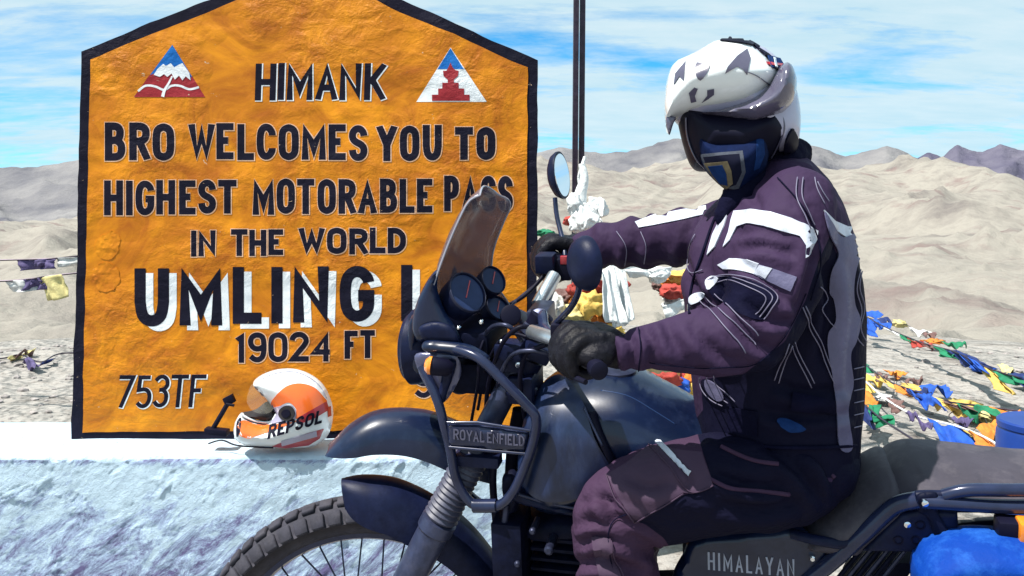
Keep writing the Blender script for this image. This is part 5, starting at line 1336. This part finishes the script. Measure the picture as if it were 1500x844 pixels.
# trousers
LEG_N = [(1190, 680, .08, 66), (1140, 700, .13, 74), (1060, 706, .17, 76), (980, 722, .20, 72), (925, 738, .215, 66), (900, 760, .22, 62), (898, 800, .215, 60), (908, 850, .21, 60), (925, 950, .20, 56), (945, 1120, .19, 46), (955, 1220, .18, 42)]
LEG_F = [(1180, 690, -.08, 62), (1080, 710, -.14, 66), (980, 735, -.2, 62), (920, 760, -.22, 56), (915, 900, -.22, 48), (960, 1120, -.2, 40), (960, 1150, -.2, 38)]
PF = folds([([(840, 770), (880, 765), (930, 785), (965, 800)], 8, .014), ([(845, 800), (880, 785), (930, 800), (965, 820)], 9, .013), ([(880, 740), (905, 760), (950, 775), (975, 790)], 8, .012), ([(850, 740), (880, 730), (905, 745)], 7, .009),
            ([(870, 720), (890, 740), (900, 770)], 8, .008), ([(915, 700), (950, 715), (985, 705)], 9, .008), ([(1040, 690), (1090, 710), (1150, 718)], 10, .012), ([(1050, 740), (1110, 745), (1170, 735)], 10, .010),
            ([(1120, 650), (1170, 690), (1210, 740)], 10, .012), ([(1180, 650), (1215, 690), (1225, 740)], 9, .010), ([(840, 830), (880, 820), (940, 840)], 9, .012), ([(985, 670), (1010, 700), (1005, 715)], 7, .006)])
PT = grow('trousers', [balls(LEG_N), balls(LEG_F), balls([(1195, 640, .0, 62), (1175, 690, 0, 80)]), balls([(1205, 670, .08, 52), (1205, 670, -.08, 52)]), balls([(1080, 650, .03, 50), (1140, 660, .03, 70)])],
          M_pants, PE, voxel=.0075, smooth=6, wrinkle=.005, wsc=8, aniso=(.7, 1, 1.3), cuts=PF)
tpn = bvh(PT)
def darken_zone(o, dark, poly):
    """near-black colour inside this outline, its edge stored on the mesh as a distance so that it stays crisp"""
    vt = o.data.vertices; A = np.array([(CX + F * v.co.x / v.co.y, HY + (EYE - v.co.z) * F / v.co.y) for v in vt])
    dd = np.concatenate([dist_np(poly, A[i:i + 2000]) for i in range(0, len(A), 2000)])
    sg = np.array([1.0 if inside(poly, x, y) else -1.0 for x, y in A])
    at = o.data.attributes.new('dark_zone', 'FLOAT', 'POINT'); at.data.foreach_set('value', (dd * sg).astype(np.float32))
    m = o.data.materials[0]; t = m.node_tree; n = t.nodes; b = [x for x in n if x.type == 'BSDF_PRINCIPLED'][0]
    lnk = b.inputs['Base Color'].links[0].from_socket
    an = n.new('ShaderNodeAttribute'); an.attribute_name = 'dark_zone'
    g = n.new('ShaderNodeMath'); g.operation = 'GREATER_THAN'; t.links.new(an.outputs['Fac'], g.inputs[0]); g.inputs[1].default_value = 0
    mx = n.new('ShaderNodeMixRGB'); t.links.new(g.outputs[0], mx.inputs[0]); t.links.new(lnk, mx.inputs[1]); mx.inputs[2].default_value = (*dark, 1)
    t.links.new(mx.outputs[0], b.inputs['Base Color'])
darken_zone(JK, (0.0045, 0.0045, 0.017), JSHADE)  # shade under the arm and on the lower back, painted into the jacket colour
darken_zone(PT, (0.0045, 0.0045, 0.017), [(1000, 560), (1300, 560), (1300, 860), (1180, 900), (1000, 830), (972, 788), (945, 768), (926, 762), (1002, 725), (1046, 712), (1030, 664)])
# continuous body inside the clothes, with head
HD = P(1082, 170, 1.80)
def shr(ch, k): return [(a, b, c, d * k) for a, b, c, d in ch]
HFW = V((-.44, -.88, -.12)).normalized()
grow('body', [rings([(c, a * .8, b * .8) for c, a, b in TORSO[2:]]), balls(shr(ARM_N, .72)), balls(shr(ARM_F, .72)), balls(shr(LEG_N, .62)), balls(shr(LEG_F, .62)),
              balls([(B(1150, 285, 0), .05), (P(1115, 215, 1.86), .045), (HD, .05)]), balls([(HD + Z * .01, .075), (HD - Z * .03 + HFW * .01, .062), (HD - Z * .075 + HFW * .02, .036)]),
              balls([(HD + HFW * .072 + Z * .0, .010), (HD + HFW * .082 - Z * .022, .012)]),
              balls([(955, 1260, .18, 30), (930, 1300, .18, 28), (880, 1318, .18, 24)])], M_skin, PE, voxel=.012, smooth=4)
grow('boot', [balls([(955, 1200, .18, 44), (955, 1270, .18, 44), (940, 1300, .18, 42)]), balls([(950, 1300, .18, 38), (900, 1316, .18, 34), (860, 1322, .18, 26)])], M_hblack, PE, voxel=.01, smooth=6)
grow('boot', [balls([(960, 1100, -.2, 42), (960, 1160, -.2, 40)]), balls([(955, 1170, -.2, 36), (910, 1180, -.2, 30), (870, 1184, -.2, 24)])], M_hblack, PE, voxel=.01, smooth=6)
# gloves: five curled fingers each
def fist(cs, ax, back, down, r, m, sc=1.0):
    """cs: centre of grip under the palm; ax: along the grip from thumb side to little finger; back: towards the wrist; down"""
    ax = ax.normalized(); back = (back - ax * back.dot(ax)).normalized(); dn = (down - ax * down.dot(ax) - back * down.dot(back)).normalized(); fwd = -back
    g = []; R_ = .026 * sc
    lens = [1.0, 1.08, 1.02, .85]
    for i in range(4):
        o = cs + ax * ((i - 1.5) * .0225 * sc); k = lens[i]; rr = (.0125 - .0009 * (i == 3) * 2) * sc
        path = [(o + back * .030 * sc - dn * R_ * 1.15, rr * 1.15), (o - dn * R_ * 1.45 * k + fwd * .006 * sc, rr * 1.12), (o + fwd * R_ * 1.15 * k - dn * R_ * .75, rr), (o + fwd * R_ * 1.35 * k + dn * R_ * .35, rr * .98),
                (o + fwd * R_ * .65 + dn * R_ * 1.15 * k, rr * .92), (o + back * R_ * .35 + dn * R_ * 1.1, rr * .85)]
        g.append(balls(path))
    g.append(balls([(cs - ax * .034 * sc + back * .045 * sc, .020 * sc), (cs + ax * .03 * sc + back * .045 * sc - dn * .012 * sc, .021 * sc)]))
    g.append(balls([(cs - ax * .03 * sc + back * .05 * sc - dn * .018 * sc, .021 * sc), (cs + ax * .028 * sc + back * .05 * sc - dn * .02 * sc, .022 * sc)]))
    g.append(balls([(cs - ax * .03 * sc + back * .02 * sc - dn * R_ * 1.1, .017 * sc), (cs + ax * .03 * sc + back * .02 * sc - dn * R_ * 1.1, .017 * sc)]))
    th = [(cs - ax * .036 * sc + back * .04 * sc, .016 * sc), (cs - ax * .050 * sc + back * .012 * sc + dn * .010 * sc, .0145 * sc), (cs - ax * .050 * sc + fwd * .010 * sc + dn * .022 * sc, .013 * sc), (cs - ax * .038 * sc + fwd * .022 * sc + dn * .030 * sc, .0115 * sc)]
    g.append(balls(th)); return g
gc = B(850, 518, .30)
gn = fist(gc, (B(872, 536, .37) - B(822, 499, .22)), -FW * 1 + Z * .12, -UU, .02, None, 1.04)
gn.append(balls([(B(866, 514, .31), .027), (B(882, 513, .30), .029), (B(896, 513, .295), .0335), (B(904, 513, .29), .035)]))
gn.append(balls([(B(856, 522, .335), .017), (B(872, 522, .335), .022), (B(884, 518, .32), .024)]))
GLV = grow('glove', gn, M_glove, PE, voxel=.004, smooth=3, wrinkle=.0022, wsc=38)
gf = fist(B(812, 380, -.30), (B(800, 370, -.39) - B(817, 384, -.24)), -FW * 1 + Z * .1, -UU, .02, None, 1.25)
gf.append(balls([(B(838, 368, -.30), .03), (B(855, 364, -.29), .034), (B(872, 362, -.29), .04), (B(884, 361, -.28), .042)]))
GLF = grow('glove', gf, M_glove, PE, voxel=.0055, smooth=3, wrinkle=.002, wsc=45)
tg = bvh(GLV)
#onto('knuckle_pad', tg, [SP([(850, 492), (862, 488), (868, 494), (864, 503), (854, 503)])], M_greyblue, GLV, 3, .003, .002)
#onto('cuff_strap', tg, [[(886, 486), (896, 485), (900, 540), (890, 542)]], M_darkcloth, GLV, 4, .003, .002)

# --- jacket panels (cloth sewn on the jacket)
def jp(name, poly, m, lift=.003, step=5, tree=None, par=None): return onto(name, tree or tj, [poly], m, par or JK, step, lift, .0025)
jp('reflective_band', [(1072, 322), (1076, 310), (1100, 307), (1130, 311), (1160, 320), (1182, 330), (1198, 338), (1196, 352), (1186, 372), (1180, 378), (1181, 360), (1172, 346), (1150, 340), (1120, 331), (1095, 327), (1080, 332), (1070, 352), (1060, 362), (1068, 340)], M_reflect)
jp('reflective_band', [(1052, 388), (1070, 379), (1095, 380), (1112, 386), (1105, 402), (1078, 396), (1060, 394)], M_reflect)
jp('reflective_band', [(1112, 387), (1140, 396), (1167, 406), (1158, 427), (1130, 414), (1104, 403)], M_greyblue)
jp('reflective_band', [(1113, 388), (1132, 393), (1122, 408), (1105, 402)], M_reflect, .0045)
jp('reflective_band', [(1206, 308), (1222, 324), (1240, 332), (1262, 334), (1250, 342), (1238, 348), (1224, 338), (1212, 322)], M_reflect)
jp('side_panel', SP([(1206, 312), (1216, 326), (1232, 348), (1262, 338), (1263, 360), (1252, 392), (1248, 420), (1250, 446), (1258, 470), (1252, 500), (1244, 520), (1248, 560), (1240, 600), (1246, 655), (1228, 655), (1224, 600), (1220, 560), (1214, 520), (1212, 490), (1224, 470), (1222, 440), (1214, 425), (1218, 395), (1226, 372), (1214, 345)]), M_greyblue, .0048, 5)
0 and jp('dark_side', SP([(1150, 560), (1140, 500), (1168, 440), (1196, 390), (1210, 350), (1222, 372), (1212, 400), (1208, 425), (1216, 445), (1218, 466), (1206, 488), (1207, 520), (1214, 560), (1217, 600), (1220, 650), (1150, 650)]), M_darkcloth, .0022, 8)
0 and jp('dark_front', SP([(1024, 556), (1080, 552), (1140, 530), (1160, 600), (1150, 655), (1040, 655), (1026, 610)]), M_darkcloth, .0026, 7)
0 and jp('dark_back', SP([(1262, 362), (1270, 420), (1271, 480), (1268, 560), (1262, 650), (1249, 655), (1246, 600), (1252, 560), (1248, 520), (1256, 500), (1262, 470), (1254, 446), (1252, 420), (1256, 392)]), M_darkcloth, .0026, 5)
jp('chest_band', [(1044, 345), (1058, 318), (1066, 302), (1070, 300), (1062, 330), (1048, 362), (1036, 374)], M_reflect)
jp('shoulder_band', [(930, 326), (960, 315), (1000, 308), (1035, 302), (1035, 314), (1000, 322), (960, 330), (936, 334)], M_reflect)
jp('elbow_patch', SP([(1036, 412), (1060, 404), (1100, 412), (1136, 432), (1128, 452), (1116, 470), (1090, 462), (1062, 446), (1044, 432)]), M_darkcloth, .0035)
jp('elbow_tab', SP([(1034, 412), (1046, 404), (1054, 408), (1048, 418), (1038, 424)]), M_reflect, .005, 4)
jp('elbow_tab', SP([(1012, 436), (1026, 428), (1034, 432), (1026, 442), (1014, 446)]), M_reflect, .005, 4)
jp('storm_flap', SP([(1036, 556), (1050, 562), (1062, 582), (1052, 586), (1038, 572)]), M_greyblue, .006, 4)
jp('waist_strap', [(1160, 575), (1222, 588), (1222, 606), (1158, 598)], M_darkcloth, .006)
LN = [[(1036, 412), (1060, 402), (1100, 410), (1138, 432), (1130, 452), (1118, 470)], [(1044, 408), (1066, 404), (1100, 416), (1130, 434), (1124, 450), (1112, 466)], [(1050, 414), (1070, 410), (1098, 421), (1122, 436), (1116, 452), (1106, 462)],
      [(1022, 436), (1050, 466), (1080, 500), (1092, 516)], [(1032, 432), (1062, 462), (1098, 494), (1106, 506)], [(1048, 430), (1076, 456), (1104, 480), (1112, 490)],
      [(1168, 262), (1166, 290), (1178, 318), (1186, 336)], [(1176, 262), (1174, 290), (1186, 318), (1192, 330)], [(1192, 262), (1196, 280), (1206, 300)], [(1196, 268), (1204, 284), (1212, 296)],
      [(1200, 420), (1212, 436), (1202, 452), (1214, 470), (1226, 480)], [(1174, 450), (1186, 480), (1200, 510), (1214, 545), (1222, 560)], [(1178, 448), (1192, 480), (1206, 510), (1218, 540)],
      [(1158, 505), (1150, 530), (1140, 560)], [(1158, 505), (1170, 530), (1188, 566)], [(1162, 500), (1176, 528), (1192, 560)], [(1154, 502), (1144, 530), (1134, 556)],
      [(1262, 390), (1256, 420), (1264, 450), (1258, 480), (1266, 500)], [(1258, 395), (1252, 425), (1260, 455), (1252, 490), (1262, 506)],
      [(1026, 550), (1030, 570), (1044, 586), (1060, 594)], [(1036, 550), (1040, 566), (1054, 580), (1068, 590)], [(1046, 548), (1050, 562), (1064, 574), (1078, 588)],
      [(1020, 345), (1008, 372), (1012, 400), (1030, 396)], [(940, 340), (948, 360), (944, 385)], [(905, 340), (918, 362), (915, 388)]]
for l in LN: line_onto('piping', tj, l, .0011, M_piping, JK, lift=.0042)
for y in (540, 556, 572, 590, 608, 626): line_onto('rib', tj, [(1250, y), (1264, y - 3)], .0012, M_piping, JK, 0)
# collar
grow('collar', [balls([(P(1140, 244, 1.80), .055), (P(1165, 225, 1.83), .035)]), balls([(P(1100, 258, 1.76), .045), (P(1085, 285, 1.72), .035), (P(1062, 318, 1.72), .022)])], M_darkcloth, PE, voxel=.006, smooth=5, wrinkle=.003, wsc=30)
# trousers panels
def tq(name, poly, m, lift=.004, step=5): return onto(name, tpn, [poly], m, PT, step, lift, .003)
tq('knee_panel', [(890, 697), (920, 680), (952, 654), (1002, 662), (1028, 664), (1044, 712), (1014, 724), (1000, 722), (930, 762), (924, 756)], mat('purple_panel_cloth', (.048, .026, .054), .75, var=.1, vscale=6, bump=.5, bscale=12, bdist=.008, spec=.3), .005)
tq('reflective_strip', [(961, 652), (966, 648), (1013, 692), (1009, 698), (1003, 696)], M_reflect, .009, 4)
#tq('dark_seat_panel', SP([(1030, 640), (1080, 640), (1180, 640), (1250, 645), (1250, 690), (1200, 720), (1150, 760), (1080, 790), (1010, 782), (965, 770), (945, 758), (1002, 726), (1046, 712), (1040, 680)]), M_darkcloth, .0035, 8)
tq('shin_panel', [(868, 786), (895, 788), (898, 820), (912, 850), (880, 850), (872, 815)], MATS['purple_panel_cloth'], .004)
for l in [[(1140, 622), (1170, 645), (1200, 675), (1222, 700)], [(1056, 654), (1085, 668), (1110, 676), (1140, 680)], [(1040, 702), (1070, 716), (1110, 720), (1156, 724)]]:
    line_onto('crease_trim', tpn, l, .0045, M_pants, PT, lift=.001)
for l in [[(952, 656), (985, 690), (1010, 722), (1044, 712)], [(890, 698), (905, 730), (930, 761)], [(930, 762), (1000, 724)], [(896, 790), (900, 820), (914, 850)]]:
    line_onto('seam', tpn, l, .0014, MATS['purple_panel_cloth'], PT, lift=.008)
onto('blue_lining', bvh(PT, JK), [SP([(1138, 616), (1150, 614), (1180, 628), (1160, 632), (1146, 626)])], M_maskbright, PT, 4, .004, .002)

line_onto('hem', tj, [(1030, 640), (1080, 650), (1140, 655), (1200, 655), (1252, 652)], .004, M_darkcloth, JK, lift=.003)
jp('pocket_flap', [(1070, 596), (1110, 602), (1110, 640), (1066, 632)], M_darkcloth, .005)
line_onto('zip', tj, [(1058, 300), (1044, 330), (1030, 370), (1014, 420), (1010, 460)], .0028, M_darkcloth, JK, lift=.002)
for x, y in ((1058, 302), (1012, 452)): box('zip_pull', cast(tj, x, y)[0] + cast(tj, x, y)[1] * .004, V((.004, 0, 0)), V((0, .002, 0)), V((0, 0, .009)), M_silver, JK, .001)
line_onto('cuff_seam', tj, [(935, 482), (940, 512), (936, 542)], .0012, M_darkcloth, JK, lift=.003)
line_onto('sleeve_seam', tj, [(950, 530), (1000, 536), (1060, 538), (1110, 530), (1150, 490), (1180, 430)], .0011, M_darkcloth, JK, lift=.003)
line_onto('shoulder_seam', tj, [(1140, 262), (1172, 300), (1196, 345), (1200, 390), (1186, 440)], .0013, M_darkcloth, JK, lift=.003)
line_onto('outer_seam', tpn, [(900, 850), (892, 800), (896, 765), (930, 748)], .0012, M_darkcloth, PT, lift=.003)
# --- helmet
HPL = facing(1080, 165, 1.80)
HE = inflate('helmet', [(978, 150), (984, 112), (1005, 86), (1035, 68), (1070, 58), (1110, 66), (1140, 86), (1162, 118), (1172, 160), (1171, 200), (1160, 222), (1135, 226), (1085, 215), (1020, 200), (990, 180)],
             M_hlav, PE, HPL, hw=.135, R=98, step=5, e=.004)  # white shell coloured lavender: its shaded side is put into the colour
th_ = bvh(HE)
# dark lower half: chin, black cheeks, and the shaded face opening painted black
CHN = inflate('cheek_and_face_shade', [(992, 165), (1010, 148), (1060, 146), (1120, 146), (1150, 150), (1162, 180), (1160, 205), (1140, 226), (1120, 246), (1100, 262), (1070, 255), (1040, 252), (1016, 248), (1002, 218)], M_hblack, HE, HPL, off=.0, hw=.137, R=70, step=5)
tc_ = bvh(CHN)
MSK = inflate('face_mask', [(1022, 200), (1050, 203), (1085, 200), (1118, 198), (1126, 222), (1120, 248), (1100, 270), (1084, 284), (1066, 280), (1044, 262), (1028, 240)], M_maskblue, PE, HPL, off=.075, hw=.078, R=52, step=4)
tm_ = bvh(MSK)
def band(pts, wd=1.0): return ribbon_poly([(x, y, w_) for x, y, w_ in pts], wd, 3)
onto('woven_band', tm_, [[(1026, 226), (1088, 221), (1092, 252), (1082, 276), (1062, 280), (1042, 262), (1032, 244)]], M_maskgrey, MSK, 4, .001, .001)
onto('woven_band', tm_, [[(1031, 230), (1083, 226), (1086, 252), (1078, 270), (1064, 275), (1046, 260), (1037, 245)]], M_maskdark, MSK, 4, .002, .001)
onto('woven_band', tm_, [[(1033, 239), (1066, 236), (1072, 250), (1074, 268), (1064, 277), (1048, 262), (1040, 250)]], M_masktan, MSK, 4, .003, .001)
onto('woven_band', tm_, [[(1039, 243), (1059, 241), (1065, 254), (1067, 270), (1056, 268), (1046, 256)]], M_maskbright, MSK, 4, .004, .001)
onto('woven_band', tm_, [[(1108, 202), (1118, 200), (1120, 226), (1112, 246), (1104, 250), (1108, 226)]], M_maskbright, MSK, 4, .001, .001)
0 and onto('skin_gap', bvh(MSK, CHN), [SP([(1090, 197), (1099, 194.5), (1109, 195), (1108, 199), (1096, 200)])], M_skin, MSK, 3, .003, .001)
LENS = [SP([(1012, 184), (1030, 180), (1050, 182), (1052, 192), (1040, 199), (1020, 197)]), SP([(1060, 181), (1082, 179), (1108, 178), (1108, 188), (1096, 195), (1070, 195)])]
for l_ in []:
    fr_ = onto('spectacle_lens', tc_, [l_], mat('dark_lens', (.006, .008, .022), .15, var=.2, spec=.3), CHN, 4, .006, .004)
0 and line_onto('spectacle_rim', tc_, [(1010, 181), (1030, 178), (1056, 180), (1084, 176), (1112, 175), (1140, 172)], .0022, M_metal, CHN, lift=.006)
line_onto('cheek_seam', tc_, [(1006, 172), (1008, 200), (1020, 232), (1036, 248)], .002, M_hgrey, CHN)
line_onto('cheek_seam', tc_, [(1140, 160), (1148, 185), (1140, 210), (1128, 232)], .002, M_hgrey, CHN)
# raised white front with smoke edge and cut-outs
SH = inflate('raised_visor', [(976, 182), (974, 150), (980, 112), (992, 92), (1022, 78), (1050, 62), (1085, 60), (1105, 72), (1128, 92), (1140, 112), (1126, 138), (1100, 158), (1060, 164), (1020, 166), (988, 176), (979, 196)],
             M_hwhite, HE, HPL, off=.045, hw=.125, R=62, step=5, e=.022)
tsx = bvh(SH, HE)
inflate('smoke_edge', [(1020, 167), (1060, 158), (1095, 146), (1122, 128), (1140, 100), (1156, 92), (1167, 115), (1163, 145), (1146, 165), (1115, 177), (1095, 178), (1055, 172)], M_hgrey, HE, HPL, off=.095, hw=.075, R=34, step=4)
VC = [[(1062, 108), (1066, 98), (1080, 82), (1094, 72), (1099, 86), (1094, 110), (1088, 102), (1080, 98)], SP([(1018, 100), (1022, 92), (1030, 94), (1040, 88), (1040, 98), (1034, 110), (1026, 118), (1020, 112)], 2),
      [(990, 108), (1000, 96), (1005, 90), (1002, 118), (996, 112), (988, 124)], [(1009, 136), (1017, 128), (1022, 130), (1018, 140), (1020, 148), (1012, 150)], [(1028, 150), (1036, 140), (1036, 132), (1046, 130), (1046, 138), (1038, 144)]]
for v in VC: onto('vent', tsx, [v], M_hgrey, SH, 4, .002, .0015)
onto('top_stripe', tsx, [SP([(1050, 60), (1070, 55), (1095, 60), (1112, 70), (1096, 66), (1066, 62)], 3)], M_hblack, SH, 3, .004, .003)
onto('top_stripe', tsx, [[(1102, 66), (1124, 80), (1146, 100), (1160, 124), (1152, 118), (1138, 96), (1120, 82)]], M_hblack, HE, 4, .004, .003)
fl = onto('flag_sticker', tsx, [[(1122, 84), (1140, 88), (1148, 102), (1128, 100)]], M_maskbright, HE, 3, .006, .002)
tf = bvh(SH, HE, fl)
onto('sticker_stripe', tf, [[(1122, 91), (1146, 94), (1147, 97), (1124, 95)]], M_hred, fl, 3, .002, .001)
onto('sticker_stripe', tf, [[(1132, 85), (1135, 86), (1138, 102), (1135, 101)]], M_hwhite, fl, 3, .003, .001)
line_onto('visor_seam', tsx, [(1096, 106), (1110, 112), (1126, 124)], .001, M_hgrey, SH)
onto('ear_guard', th_, [SP([(1150, 205), (1158, 190), (1166, 205), (1160, 222), (1148, 224)], 3)], M_hblack, HE, 4, .006, .005)
onto('pin', th_, [[(1159 + 2.4 * math.cos(a), 192 + 4 * math.sin(a)) for a in np.linspace(0, 6.28, 9)[:-1]]], M_hblack, HE, 3, .004, .003)
inflate('peak_tip', [(976, 172), (990, 172), (986, 182), (980, 198)], M_hgrey, SH, HPL, off=.10, hw=.006, R=3, step=3)
